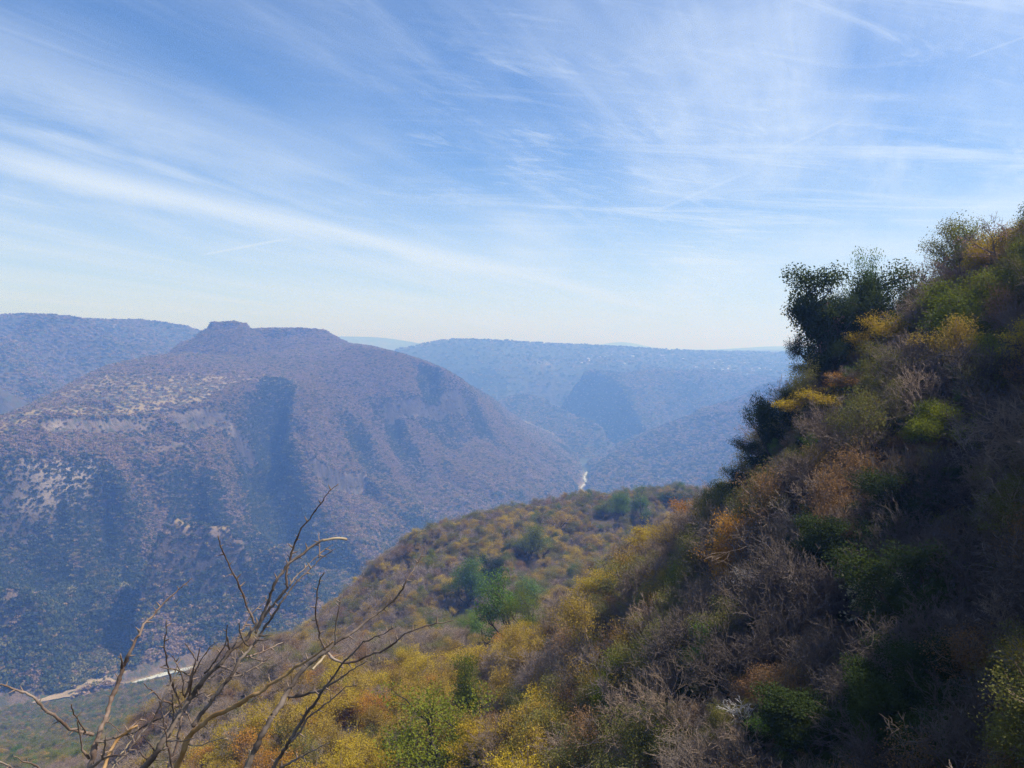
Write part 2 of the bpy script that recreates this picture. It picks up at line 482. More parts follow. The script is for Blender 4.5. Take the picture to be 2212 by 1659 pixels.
CLIFFS = [  # rim line (walked left to right as seen), drop, run-out
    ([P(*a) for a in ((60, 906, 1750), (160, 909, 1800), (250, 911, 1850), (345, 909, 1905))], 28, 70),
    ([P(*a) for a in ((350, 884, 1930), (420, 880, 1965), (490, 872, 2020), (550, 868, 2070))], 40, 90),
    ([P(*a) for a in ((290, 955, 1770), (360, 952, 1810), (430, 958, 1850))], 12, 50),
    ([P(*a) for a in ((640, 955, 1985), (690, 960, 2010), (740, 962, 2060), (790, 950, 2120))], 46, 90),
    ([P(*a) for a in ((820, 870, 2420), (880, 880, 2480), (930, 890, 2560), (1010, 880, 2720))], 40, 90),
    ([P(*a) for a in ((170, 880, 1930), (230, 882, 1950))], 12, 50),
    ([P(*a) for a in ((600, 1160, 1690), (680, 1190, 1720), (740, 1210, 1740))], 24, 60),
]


def butte(x, y):
    """the two capped knobs on the skyline"""
    z = np.full(x.shape, -1e4)
    # centre, half length of the flat top (across, away), height of the cap rock
    for (u, v, r), hx, hy, cap in (((497, 698, 3000), 40, 60, 20), ((622, 713, 3140), 128, 110, 17), ((560, 716, 3120), 60, 80, 8), ((605, 708, 2985), 40, 34, 26)):
        c = P(u, v, r)
        if u == 605:
            c = (c[0], c[1], c[2] - 8)
        dx, dy = x - c[0], y - c[1]
        d = np.hypot(np.maximum(np.abs(dx) - hx, 0), np.maximum(np.abs(dy) - hy, 0))
        d = np.maximum(d + 16 * fbm(x / 55, y / 55, 3, 77), 0)
        h = c[2] - cap * sstep(d, 0, 12) - np.where(dx < 0, 0.72, 0.56) * np.maximum(d - 10, 0) + 6 * fbm(x / 34, y / 34, 4, 5) + 7 * fbm(x / 80, y / 80, 2, 8) + 10 * ridged(x / 60, y / 200, 3, 6) * sstep(d, 12, 50)
        z = np.maximum(z, h)
    return z


def mesa_h(x, y):
    z = mesa_f(x / 1000, y / 1000)
    cx, cy, _ = P(600, 720, 2900)
    dx, dy = x - cx, y - cy
    d = np.hypot(dx, dy)
    phi = np.arctan2(dx, -dy)
    slope_zone = sstep(d, 600, 1100) * sstep(-z, 120, 230) * sstep(z, -500, -440)
    wob = 0.10 * fbm(x / 300, y / 300, 2, 41)
    g1 = ridged((phi + wob) * 7.0, d / 900, 3, 11)
    g2 = ridged((phi + wob) * 19.0, d / 420, 3, 23)
    z = z + slope_zone * (20 * g1 + 11 * g2) * (1 - 0.45 * sstep(phi, 0.25, 0.9))
    z = z + 5 * fbm(x / 90, y / 90, 4, 3) + 5 * fbm(x / 330, y / 330, 2, 9)
    z = soft_min(z, mesa_sky(x, y), 14)
    dist, side, fr = seg_dist(x, y, RAVINE)
    w = 42 + 50 * fr
    dep = 150 * sstep(fr, 0.0, 0.22) * (1 - 0.45 * sstep(fr, 0.75, 1.0))
    w = w * (1 + 0.25 * fbm(x / 70, y / 70, 2, 31)) * np.where(side < 0, 0.8, 1.15)
    z = z - dep * np.exp(-(dist / w) ** 2.6)
    for line, hw, depth in GULLIES:
        dist, side, fr = seg_dist(x, y, line)
        w = hw * (0.55 + 0.6 * fr) * (1 + 0.3 * fbm(x / 60, y / 60, 2, 37)) * np.where(side < 0, 0.55, 1.35)
        z = z - depth * sstep(fr, 0, 0.25) * sstep(1 - fr, 0, 0.75) * np.exp(-(dist / w) ** 2)
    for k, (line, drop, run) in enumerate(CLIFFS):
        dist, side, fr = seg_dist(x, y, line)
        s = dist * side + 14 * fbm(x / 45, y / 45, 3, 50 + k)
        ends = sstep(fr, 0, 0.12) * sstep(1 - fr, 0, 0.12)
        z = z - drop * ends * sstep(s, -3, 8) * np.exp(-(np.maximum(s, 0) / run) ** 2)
    return np.maximum(z, butte(x, y))


def near_h(x, y):
    r = np.hypot(x, y)
    a, b = nxy(x, y)
    z = near_f(a, b) * r
    z = z + np.minimum(r / 60, 3.0) * (fbm(x / 22, y / 22, 3, 61)) * 1.2 + sstep(r, 250, 500) * 9 * fbm(x / 110, y / 110, 3, 62)
    z = soft_min(z, near_sky(x, y), 1.5)
    # rock step on the nose of the spur
    line = [P(*q) for q in ((838, 1205, 480), (868, 1212, 478), (900, 1200, 488))]
    dist, side, fr = seg_dist(x, y, line)
    s = dist * side
    z = z - 11 * sstep(s + 5 * fbm(x / 9, y / 9, 3, 63), -4, 5) * np.exp(-(np.maximum(s, 0) / 26) ** 2) * np.exp(-(np.maximum(0, dist - 40) / 14) ** 2)
    return z


def farr_h(x, y):
    z = farr_f(x / 1000, y / 1000)
    k = sstep(-z, 40, 160)
    z = z + k * (26 * ridged(x / 420 + 0.3 * fbm(x / 900, y / 900, 2, 4), y / 900, 4, 15) + 14 * fbm(x / 170, y / 170, 4, 16)) + (1 - k) * 5 * fbm(x / 240, y / 240, 4, 19)
    z = soft_min(z, farr_sky(x, y), 10)
    return z


SPURS = (
    (((-420, 690, 3500), (-150, 715, 3400), (0, 748, 3350), (60, 800, 3150), (95, 850, 3000)), 0.72),
    (((-300, 770, 3000), (-80, 800, 2900), (10, 850, 2800), (45, 890, 2700)), 0.65),
    (((180, 712, 4050), (230, 760, 3800), (250, 800, 3600)), 0.6),
)


def farl_h(x, y):
    z = farl_f(x / 1000, y / 1000)
    k = sstep(130 - z, 10, 120)
    z = z + k * (26 * ridged(x / 520, y / 1000, 4, 25) + 18 * fbm(x / 180, y / 180, 4, 26)) + (1 - k) * 6 * fbm(x / 260, y / 260, 3, 29)
    z = soft_min(z, farl_sky(x, y), 10)
    for k, (line, steep) in enumerate(SPURS):
        q = [P(*a) for a in line]
        d, side, fr = seg_dist(x, y, q)
        L = np.cumsum([0] + [math.dist(a[:2], b[:2]) for a, b in zip(q[:-1], q[1:])])
        top = np.interp(fr, L / L[-1], [a[2] for a in q])
        z = np.maximum(z, top - steep * np.maximum(d - 15, 0) + 16 * ridged(x / 210, y / 210, 3, 140 + k) - 12)
    return z


def plain_h(x, y):
    r = np.hypot(x, y)
    az = np.arctan2(x, y)
    u = 1106 + FPX * np.tan(np.clip(az, -1.2, 1.2))
    z = -45 + 40 * sstep(r, 7000, 9500) + 7 * fbm(x / 900, y / 900, 3, 71)
    h1 = 190 * (1 - sstep(np.abs(u - 770), 20, 260)) * np.exp(-((r - 12500) / 1500) ** 2)
    h0 = 120 * (1 - sstep(np.abs(u - 600), 100, 420)) * np.exp(-((r - 14500) / 1500) ** 2)
    h2 = 150 * (1 - sstep(np.abs(u - 1340), 0, 110)) * np.exp(-((r - 15500) / 1200) ** 2)
    h3 = 60 * (1 - sstep(np.abs(u - 1680), 0, 160)) * np.exp(-((r - 14000) / 1200) ** 2)
    return np.where(r > 6600, z + h0 + h1 + h2 + h3, -2000 + 0 * z)


def valley_h(x, y):
    dist, side, fr = seg_dist(x, y, RIVER)
    return ZR - 2.2 + np.minimum(sstep(dist, 6, 40) * 4 + np.maximum(0, dist - 40) * 0.06, 40) + 1.0 * fbm(x / 60, y / 60, 3, 81)


LAND = (('valley_floor', valley_h), ('mesa_hill', mesa_h), ('far_plateau', farr_h), ('far_escarpment', farl_h), ('near_hillside', near_h), ('distant_plain', plain_h))


def height(x, y, which=False):
    x, y = np.asarray(x, float).ravel(), np.asarray(y, float).ravel()
    r = np.hypot(x, y)
    hs = np.full((len(LAND), len(x)), -3000.0)
    for i, (nm, f) in enumerate(LAND):
        lo, hi = {'valley_floor': (600, 9000), 'mesa_hill': (900, 5200), 'far_plateau': (1500, 12000), 'far_escarpment': (2000, 9000),
                  'near_hillside': (0, 2300), 'distant_plain': (6600, 1e9)}[nm]
        m = (r >= lo) & (r <= hi)
        if m.any():
            hs[i, m] = f(x[m], y[m])
    # the river keeps its bed
    m = (r > 900) & (r < 6000)
    if m.any():
        dist, _, _ = seg_dist(x[m], y[m], RIVER)
        cap = ZR - 2 + np.maximum(0, dist - 9) * 0.95 + np.maximum(0, dist - 90) * 3
        sub = hs[1:, m]
        hs[1:, m] = np.minimum(sub, cap[None])
    z = hs.max(0)
    return (z, hs.argmax(0)) if which else z


# ------------------------------------------------------------------ the ground sheet: one grid, finer towards the viewpoint, cut by landform
def spaced(a, b, n):
    return np.exp(np.linspace(math.log(a), math.log(b), n, endpoint=False))


RR = np.concatenate([spaced(1.2, 8, 36), spaced(8, 100, 90), spaced(100, 900, 210), spaced(900, 3600, 330), spaced(3600, 7600, 150), spaced(7600, 32000, 44), [32000]])
TH = np.radians(np.concatenate([np.arange(-80, -37, 0.9), np.arange(-37, 37, 0.115), np.arange(37, 80.1, 0.9)]))
gR, gT = np.meshgrid(RR, TH, indexing='ij')
gX, gY = gR * np.sin(gT), gR * np.cos(gT)
gz, gk = height(gX, gY, True)
gZ = gz.reshape(gX.shape)
gK = gk.reshape(gX.shape)
# what can be seen from near the viewpoint (used to leave out trees behind the ridges)
gE = gZ / gR
gRun = np.maximum.accumulate(gE, axis=0)
gSeen = gE * gR > (gRun - 0.004) * gR - 9.0


def np_mesh(name, verts, faces, smooth=True):
    me = bpy.data.meshes.new(name)
    verts = np.asarray(verts, np.float32)
    faces = np.asarray(faces, np.int32)
    n, k = faces.shape
    me.vertices.add(len(verts))
    me.vertices.foreach_set('co', verts.ravel())
    me.loops.add(n * k)
    me.loops.foreach_set('vertex_index', faces.ravel())
    me.polygons.add(n)
    me.polygons.foreach_set('loop_start', np.arange(0, n * k, k, dtype=np.int32))
    me.polygons.foreach_set('loop_total', np.full(n, k, np.int32))
    me.update(calc_edges=True)
    if smooth:
        me.polygons.foreach_set('use_smooth', np.ones(n, bool))
    return me


def link(name, data, parent=None, mat=None, **props):
    o = bpy.data.objects.new(name, data)
    COL.objects.link(o)
    if parent is not None:
        o.parent = parent
    if mat is not None and data is not None:
        for mm in (mat if isinstance(mat, (list, tuple)) else [mat]):
            data.materials.append(mm)
    for k, v in props.items():
        if v is not None:
            o[k] = v
    return o


def new_mat(name, rough=0.9, spec=0.1):
    mt = bpy.data.materials.new(name)
    mt.use_nodes = True
    T = NT(mt.node_tree)
    b = T.n['Principled BSDF']
    b.inputs['Roughness'].default_value = rough
    b.inputs['Specular IOR Level'].default_value = spec
    return mt, T, b


def ground_material(name, soil, grass, rock, scrub, scale, grass_amt=0.4, scrub_amt=0.5, rock_lo=0.60, rock_hi=0.74, pale=1.0):
    mt, T, b = new_mat(name)
    geo = T.new('ShaderNodeNewGeometry')
    pos = geo.outputs['Position']
    sep = T.new('ShaderNodeSeparateXYZ')
    T.l.new(geo.outputs['Normal'], sep.inputs[0])
    nz = sep.outputs[2]
    n1 = T.noise(pos, scale, 6, 0.62)
    n2 = T.noise(pos, scale * 7.3, 5, 0.65)
    n3 = T.noise(pos, scale * 0.22, 4, 0.55)
    c = T.mix(T.ss(n2, 0.35, 0.68), soil, tuple(v * 0.62 for v in soil))
    g = T.m('MULTIPLY', T.ss(nz, 0.80, 0.95), T.ss(T.m('ADD', n1, T.m('MULTIPLY', n3, 0.6)), 0.95 - grass_amt * 0.5, 1.15 - grass_amt * 0.5))
    c = T.mix(g, c, grass)
    s = T.ss(T.m('ADD', n2, T.m('MULTIPLY', n3, 0.7)), 1.02 - scrub_amt * 0.4, 1.12 - scrub_amt * 0.4)
    c = T.mix(s, c, scrub)
    rk = T.ss(T.m('ADD', nz, T.m('MULTIPLY', T.m('SUBTRACT', n2, 0.5), 0.25)), rock_lo, rock_hi, 1.0, 0.0)
    mp = T.new('ShaderNodeMapping')
    T.l.new(pos, mp.inputs['Vector'])
    mp.inputs['Scale'].default_value = (1, 1, 0.22)
    streak = T.noise(mp.outputs[0], scale * 9, 5, 0.7)
    rc = T.mix(T.ss(streak, 0.35, 0.7), rock, tuple(v * 0.42 for v in rock))
    rc = T.mix(T.ss(n3, 0.56, 0.64), rc, tuple(min(v * pale, 0.45) for v in rock))
    c = T.mix(rk, c, rc)
    T.put(b.inputs['Base Color'], c)
    bump = T.new('ShaderNodeBump')
    bump.inputs['Strength'].default_value = 0.6
    bump.inputs['Distance'].default_value = 0.12 / scale
    T.put(bump.inputs['Height'], n2)
    T.l.new(bump.outputs[0], b.inputs['Normal'])
    return mt


MATS = {
    'valley_floor': ground_material('valley_ground', (0.17, 0.135, 0.10), (0.20, 0.17, 0.08), (0.2, 0.18, 0.15), (0.055, 0.075, 0.03), 0.02, 0.3, 0.9),
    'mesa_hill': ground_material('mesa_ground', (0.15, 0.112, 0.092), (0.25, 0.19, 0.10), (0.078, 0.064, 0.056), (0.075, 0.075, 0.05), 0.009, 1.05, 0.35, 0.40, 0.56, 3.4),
    'far_plateau': ground_material('plateau_ground', (0.08, 0.068, 0.055), (0.21, 0.165, 0.10), (0.085, 0.072, 0.062), (0.06, 0.07, 0.04), 0.004, 0.5, 0.75),
    'far_escarpment': ground_material('escarpment_ground', (0.085, 0.07, 0.057), (0.22, 0.17, 0.105), (0.085, 0.072, 0.062), (0.06, 0.07, 0.04), 0.004, 0.5, 0.5),
    'near_hillside': ground_material('hillside_ground', (0.085, 0.062, 0.045), (0.10, 0.075, 0.04), (0.085, 0.075, 0.065), (0.04, 0.042, 0.022), 0.12, 0.3, 0.4, 0.35, 0.48),
    'distant_plain': ground_material('plain_ground', (0.16, 0.13, 0.10), (0.25, 0.2, 0.12), (0.2, 0.17, 0.14), (0.06, 0.08, 0.05), 0.0015, 0.4, 0.6),
}

nr, nt = gX.shape
ii = np.arange(nr * nt).reshape(nr, nt)
quads = np.stack([ii[:-1, :-1], ii[:-1, 1:], ii[1:, 1:], ii[1:, :-1]], -1).reshape(-1, 4)
qk = np.sort(np.stack([gk[quads[:, j]] for j in range(4)], 1), 1)[:, 1]
allv = np.stack([gX.ravel(), gY.ravel(), gZ.ravel()], 1)
for i, (nm, _) in enumerate(LAND):
    f = quads[qk == i][:, ::-1]
    if not len(f):
        continue
    used, inv = np.unique(f, return_inverse=True)
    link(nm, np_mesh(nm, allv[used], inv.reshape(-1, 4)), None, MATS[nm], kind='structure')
# ------------------------------------------------------------------ plant shapes
class Build:
    """collects tubes and leaves, wood and foliage kept apart"""
    def __init__(self, seed):
        self.r = np.random.RandomState(seed)
        self.wv, self.wf, self.lv, self.lf = [], [], [], []
        self.nw = self.nl = 0

    def tube(self, path, rad, sides):
        path = np.asarray(path, float)
        n = len(path)
        t = np.gradient(path, axis=0)
        t /= np.linalg.norm(t, axis=1, keepdims=True) + 1e-9
        ref = np.array([0.31, 0.85, 0.42]) if abs(t[0][1]) < 0.8 else np.array([0.9, 0.1, 0.4])
        a = np.cross(t, ref)
        a /= np.linalg.norm(a, axis=1, keepdims=True) + 1e-9
        b = np.cross(t, a)
        ang = np.arange(sides) * 2 * np.pi / sides
        ring = path[:, None] + np.asarray(rad)[:, None, None] * (a[:, None] * np.cos(ang)[None, :, None] + b[:, None] * np.sin(ang)[None, :, None])
        self.wv.append(ring.reshape(-1, 3))
        i = np.arange((n - 1) * sides)
        k, j = i // sides, i % sides
        j2 = (j + 1) % sides
        f = np.stack([k * sides + j, k * sides + j2, (k + 1) * sides + j2, (k + 1) * sides + j], 1) + self.nw
        self.wf.append(f)
        self.nw += n * sides

    def leaves(self, pts, size, up=0.5, aspect=0.62):
        """small folded leaf blades, random but leaning to face the sky"""
        r = self.r
        n = len(pts)
        d = r.normal(size=(n, 3))
        d[:, 2] += up * 1.3
        d /= np.linalg.norm(d, axis=1, keepdims=True)
        q = r.normal(size=(n, 3))
        a = np.cross(d, q)
        a /= np.linalg.norm(a, axis=1, keepdims=True) + 1e-9
        b = np.cross(d, a)
        s = size * r.uniform(0.6, 1.35, (n, 1))
        v = np.stack([pts - a * s * 0.5, pts + b * s * aspect * 0.5 + d * s * 0.12, pts + a * s * 0.5, pts - b * s * aspect * 0.5 + d * s * 0.12], 1)
        self.lv.append(v.reshape(-1, 3))
        self.lf.append(np.arange(n * 4).reshape(n, 4) + self.nl)
        self.nl += n * 4


def unit(v):
    return v / (np.linalg.norm(v) + 1e-9)


def plant(seed, height=8.0, trunk=0.28, limbs=5, spread=0.9, kids=(4, 4, 4), sides=(5, 4, 3, 3), leaf=0, leaf_size=0.25, leaf_spread=0.35, wob=0.22,
          lift=0.25, rad=0.016, stems=1, twig=1.0, droop=0.0, flat=0.0, min_rad=0.006, ratio=0.62, lastseg=3, leaf_up=0.5, aspect=0.62):
    B = Build(seed)
    R = B.r
    tips = []

    def grow(p, d, L, r, lev):
        n = (6, 5, 4, lastseg)[min(lev, 3)] if lev < len(kids) else lastseg
        path, rads = [p], [r]
        q = p.copy()
        dd = d.copy()
        r_end = max(r * (0.55 if lev < len(kids) else 0.3), min_rad * 0.5)
        for k in range(n):
            dd = unit(dd + R.normal(size=3) * wob * (1.0 if lev else 0.5) + np.array([0, 0, lift * (0.5 if lev else 0.3) - droop * lev * 0.1]))
            if flat and lev >= 1:
                dd = unit(dd * np.array([1, 1, 1 - flat]))
            q = q + dd * L / n
            path.append(q.copy())
            rads.append(r + (r_end - r) * (k + 1) / n)
        B.tube(path, np.maximum(rads, min_rad * 0.5), sides[min(lev, len(sides) - 1)])
        if lev >= len(kids):
            tips.append((path[-1], path[len(path) // 2]))
            return
        m = kids[lev] + R.randint(-1, 2)
        for c in range(max(m, 2)):
            t = 1.0 if c == 0 else R.uniform(0.32 if lev else 0.22, 1.0)
            k = min(int(t * n), n - 1)
            w = t * n - k
            base = path[k] * (1 - w) + path[k + 1] * w
            dirn = unit(path[k + 1] - path[k])
            side = unit(np.cross(dirn, R.normal(size=3)))
            ang = R.uniform(0.35, 1.0) * spread * (0.5 if c == 0 else 1.0)
            nd = unit(dirn * math.cos(ang) + side * math.sin(ang))
            rr = (rads[k] * (1 - w) + rads[k + 1] * w) * (0.85 if c == 0 else R.uniform(0.5, 0.75))
            grow(base, nd, L * R.uniform(0.75, 1.15) * (ratio if lev else 1.0) * (twig if lev == len(kids) - 1 else 1.0), max(rr, min_rad), lev + 1)

    for s in range(stems):
        d = unit(np.array([R.normal() * 0.18, R.normal() * 0.18, 1.0]) + (R.normal(size=3) * np.array([0.5, 0.5, 0]) if stems > 1 else 0))
        off = np.array([R.normal() * 0.03 * height, R.normal() * 0.03 * height, -0.04 * height]) * (1 if stems > 1 else 0.3)
        grow(off, d, height * trunk, height * rad, 0)
    wv = np.concatenate(B.wv)
    k = height / np.percentile(wv[:, 2], 99.5)
    if leaf:
        pts = []
        for e, mdl in tips:
            c = R.randint(max(1, int(leaf * 0.5)), int(leaf * 1.5) + 1)
            t = R.uniform(0, 1, (c, 1))
            dv = R.normal(size=(c, 3))
            dv *= R.uniform(0, 1, (c, 1)) ** 0.45 / (np.linalg.norm(dv, axis=1, keepdims=True) + 1e-9)
            pts.append(e * t + mdl * (1 - t) + dv * leaf_spread * 1.55 * np.array([1, 1, 0.7]))
        B.leaves(np.concatenate(pts), leaf_size / k, leaf_up, aspect)
    wf = np.concatenate(B.wf)
    lv = np.concatenate(B.lv) * k if leaf else None
    lf = np.concatenate(B.lf) if leaf else None
    return wv * k, wf, lv, lf


def scrub_clump(seed, n=150, size=1.0, leaf=0.42, lobes=5, flat=0.75):
    """a low rounded crown seen from afar: leaf tufts through the volume of a few lobes, on a short stem"""
    B = Build(seed)
    R = B.r
    B.tube([(0, 0, -0.3), (R.normal() * 0.05, 0, 0.25), (R.normal() * 0.1, R.normal() * 0.1, 0.6)], (0.05, 0.045, 0.02), 3)
    pts = []
    for _ in range(lobes):
        c = np.array([R.normal() * 0.27, R.normal() * 0.27, R.uniform(0.35, 0.75)])
        m = n // lobes
        d = R.normal(size=(m, 3))
        d /= np.linalg.norm(d, axis=1, keepdims=True)
        pts.append(c + d * R.uniform(0.5, 1.0, (m, 1)) ** 0.5 * R.uniform(0.2, 0.34) * np.array([1, 1, flat]))
    B.leaves(np.concatenate(pts), leaf, 0.5, 0.8)
    return np.concatenate(B.wv) * size, np.concatenate(B.wf), np.concatenate(B.lv) * size, np.concatenate(B.lf)


# ------------------------------------------------------------------ plant materials
def leaf_mat(name, lo, hi, trans=0.35, patch=None):
    mt = bpy.data.materials.new(name)
    mt.use_nodes = True
    T = NT(mt.node_tree)
    T.n.remove(T.n['Principled BSDF'])
    info = T.new('ShaderNodeObjectInfo')
    geo = T.new('ShaderNodeNewGeometry')
    tc = T.new('ShaderNodeTexCoord')
    n = T.noise(tc.outputs['Object'], 0.55, 2, 0.5)
    f = T.m('ADD', T.m('MULTIPLY', info.outputs['Random'], 0.6), T.m('MULTIPLY', T.m('SUBTRACT', n, 0.5), 1.2), clamp=False)
    f = T.m('ADD', f, T.m('MULTIPLY', T.m('SUBTRACT', geo.outputs['Random Per Island'], 0.5), 0.22))
    f = T.m('ADD', f, 0.2, clamp=True)
    c = T.mix(f, lo, hi)
    df = T.new('ShaderNodeBsdfDiffuse')
    tr = T.new('ShaderNodeBsdfTranslucent')
    T.put(df.inputs['Color'], c)
    T.put(tr.inputs['Color'], T.mix(1.0, c, (1.15, 1.1, 0.6), 'MULTIPLY'))
    mx = T.new('ShaderNodeMixShader')
    mx.inputs[0].default_value = trans
    T.l.new(df.outputs[0], mx.inputs[1])
    T.l.new(tr.outputs[0], mx.inputs[2])
    T.l.new(mx.outputs[0], T.n['Material Output'].inputs['Surface'])
    return mt


def bark_mat(name, lo, hi, scale=3.0):
    mt, T, b = new_mat(name, 0.85, 0.2)
    info = T.new('ShaderNodeObjectInfo')
    tc = T.new('ShaderNodeTexCoord')
    n = T.noise(tc.outputs['Object'], scale, 4, 0.6)
    f = T.m('ADD', T.m('MULTIPLY', info.outputs['Random'], 0.5), T.m('MULTIPLY', T.m('SUBTRACT', n, 0.25), 1.0), clamp=True)
    T.put(b.inputs['Base Color'], T.mix(f, lo, hi))
    return mt


BARK_PALE = bark_mat('bark_pale', (0.16, 0.122, 0.096), (0.38, 0.30, 0.24))
BARK_BROWN = bark_mat('bark_brown', (0.13, 0.09, 0.064), (0.33, 0.24, 0.17))
BARK_MAUVE = bark_mat('bark_mauve', (0.15, 0.108, 0.09), (0.33, 0.255, 0.215))
BARK_WHITE = bark_mat('bark_white', (0.26, 0.23, 0.205), (0.48, 0.44, 0.40))
BARK_SHADE = bark_mat('bark_shade_tone', (0.055, 0.042, 0.034), (0.17, 0.13, 0.105))  # brown bark darkened, its colour standing in for the slope's shade
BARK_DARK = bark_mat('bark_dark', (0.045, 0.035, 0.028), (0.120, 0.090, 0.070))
LEAF_OCHRE = leaf_mat('leaves_ochre', (0.25, 0.155, 0.032), (0.44, 0.32, 0.065))
LEAF_GOLD = leaf_mat('leaves_gold', (0.360, 0.240, 0.024), (0.528, 0.396, 0.042))
LEAF_ORANGE = leaf_mat('leaves_orange', (0.340, 0.150, 0.020), (0.500, 0.260, 0.050))
LEAF_LIME = leaf_mat('leaves_lime', (0.095, 0.125, 0.014), (0.235, 0.25, 0.026))
LEAF_OLIVE = leaf_mat('leaves_olive', (0.12, 0.12, 0.036), (0.25, 0.23, 0.07))
LEAF_DARK = leaf_mat('leaves_dark_green', (0.026, 0.042, 0.014), (0.075, 0.100, 0.032))
LEAF_GREEN = leaf_mat('leaves_green', (0.065, 0.13, 0.018), (0.175, 0.27, 0.04))
LEAF_RUST = leaf_mat('leaves_rust', (0.180, 0.098, 0.048), (0.360, 0.210, 0.098))
LEAF_CREAM = leaf_mat('leaves_cream', (0.330, 0.270, 0.160), (0.520, 0.450, 0.300))
LEAF_PINK = leaf_mat('leaves_pink', (0.200, 0.110, 0.110), (0.380, 0.240, 0.220))
FAR_MAUVE = leaf_mat('scrub_mauve', (0.22, 0.155, 0.13), (0.42, 0.305, 0.25), 0.3)
FAR_TAN = leaf_mat('scrub_tan', (0.24, 0.165, 0.09), (0.42, 0.30, 0.17), 0.3)
FAR_GREEN = leaf_mat('scrub_green', (0.03, 0.045, 0.02), (0.085, 0.105, 0.042), 0.2)
FAR_OLIVE = leaf_mat('scrub_olive', (0.115, 0.11, 0.04), (0.24, 0.215, 0.08), 0.25)

# ------------------------------------------------------------------ the stock of plant meshes (8 m tall, scaled where they stand)
BARE = dict(trunk=0.20, limbs=5, spread=1.0, kids=(5, 5, 4, 4, 3), sides=(6, 5, 4, 3, 3, 3), wob=0.34, lift=0.22, rad=0.015, ratio=0.68, twig=0.9, min_rad=0.012, lastseg=2)
STOCK = {}


def stock(kind, bark, leafm, crown_name, seeds, **kw):
    out = []
    for sd in seeds:
        wv, wf, lv, lf = plant(sd, **kw)
        out.append((wv, wf, lv, lf))
    STOCK[kind] = dict(shapes=out, bark=bark, leaf=leafm, crown=crown_name, meshes=[None] * len(out), joined=[None] * len(out))


BARE2 = dict(BARE, kids=(4, 4, 4, 4, 3), spread=0.8, stems=2, trunk=0.3)
stock('bare_tree', BARK_BROWN, None, 'branches', (1, 2, 3), **BARE)
stock('bare_tree_mauve', BARK_MAUVE, None, 'branches', (4, 5), **dict(BARE, kids=(5, 4, 4, 4, 3), wob=0.3))
stock('bare_tree_pale', BARK_PALE, None, 'branches', (6, 7), **BARE2)
stock('bare_tree_shade_tone', BARK_SHADE, None, 'branches', (9, 10), **dict(BARE, kids=(5, 5, 4, 4, 3), wob=0.3, min_rad=0.013))
stock('bare_tree_white', BARK_WHITE, None, 'branches', (8,), **dict(BARE, wob=0.36, kids=(5, 4, 4, 4, 3), min_rad=0.02, lift=0.15))
LEAFY = dict(trunk=0.20, spread=1.1, kids=(6, 5, 4), sides=(6, 5, 3, 3), wob=0.2, lift=0.3, rad=0.02, ratio=0.62, min_rad=0.014, lastseg=2)
stock('ochre_tree', BARK_BROWN, LEAF_OCHRE, 'crown', (11, 12, 13), leaf=52, leaf_size=0.185, leaf_spread=0.38, **LEAFY)
stock('gold_tree', BARK_BROWN, LEAF_GOLD, 'crown', (14, 15), leaf=72, leaf_size=0.185, leaf_spread=0.38, flat=0.25, **LEAFY)
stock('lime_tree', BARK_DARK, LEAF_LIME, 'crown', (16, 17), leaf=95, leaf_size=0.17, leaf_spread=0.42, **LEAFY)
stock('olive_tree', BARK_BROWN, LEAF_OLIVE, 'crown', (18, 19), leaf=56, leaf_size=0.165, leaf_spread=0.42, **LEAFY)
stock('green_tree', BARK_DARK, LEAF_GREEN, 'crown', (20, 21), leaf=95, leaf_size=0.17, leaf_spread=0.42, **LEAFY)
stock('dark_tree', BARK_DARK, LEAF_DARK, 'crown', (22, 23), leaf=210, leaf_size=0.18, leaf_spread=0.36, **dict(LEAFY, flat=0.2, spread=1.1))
stock('rust_tree', BARK_BROWN, LEAF_RUST, 'crown', (24, 25), leaf=36, leaf_size=0.16, leaf_spread=0.42, **LEAFY)
stock('orange_tree', BARK_BROWN, LEAF_ORANGE, 'crown', (26,), leaf=60, leaf_size=0.22, leaf_spread=0.40, **LEAFY)
stock('cream_tree', BARK_BROWN, LEAF_CREAM, 'crown', (27,), leaf=9, leaf_size=0.52, leaf_spread=0.4, droop=1.2, aspect=0.5, **LEAFY)
stock('pink_tree', BARK_MAUVE, LEAF_PINK, 'crown', (28, 29), leaf=5, leaf_size=0.26, leaf_spread=0.25, **dict(LEAFY, kids=(5, 4, 4, 3), flat=0.2))


def mesh_of(kind, i):
    s = STOCK[kind]
    if s['meshes'][i] is None:
        wv, wf, lv, lf = s['shapes'][i]
        # the lowest stem is the trunk, everything finer is the crown
        if lv is None:
            first = 7 * 6
            cut = len(wf) // 14
            cutv = wf[:cut].max() + 1
            # tubes come in order; the first tube is the trunk
            nt_ = 36
            tw = np_mesh('trunk', wv[:42], wf[:36])
            rest = wf[36:] - 42
            cr = np_mesh('branches', wv[42:], rest)
            tw.materials.append(s['bark'])
            cr.materials.append(s['bark'])
        else:
            tw = np_mesh('trunk', wv, wf)
            tw.materials.append(s['bark'])
            cr = np_mesh('crown', lv, lf, smooth=False)
            cr.materials.append(s['leaf'])
        s['meshes'][i] = (tw, cr)
    return s['meshes'][i]


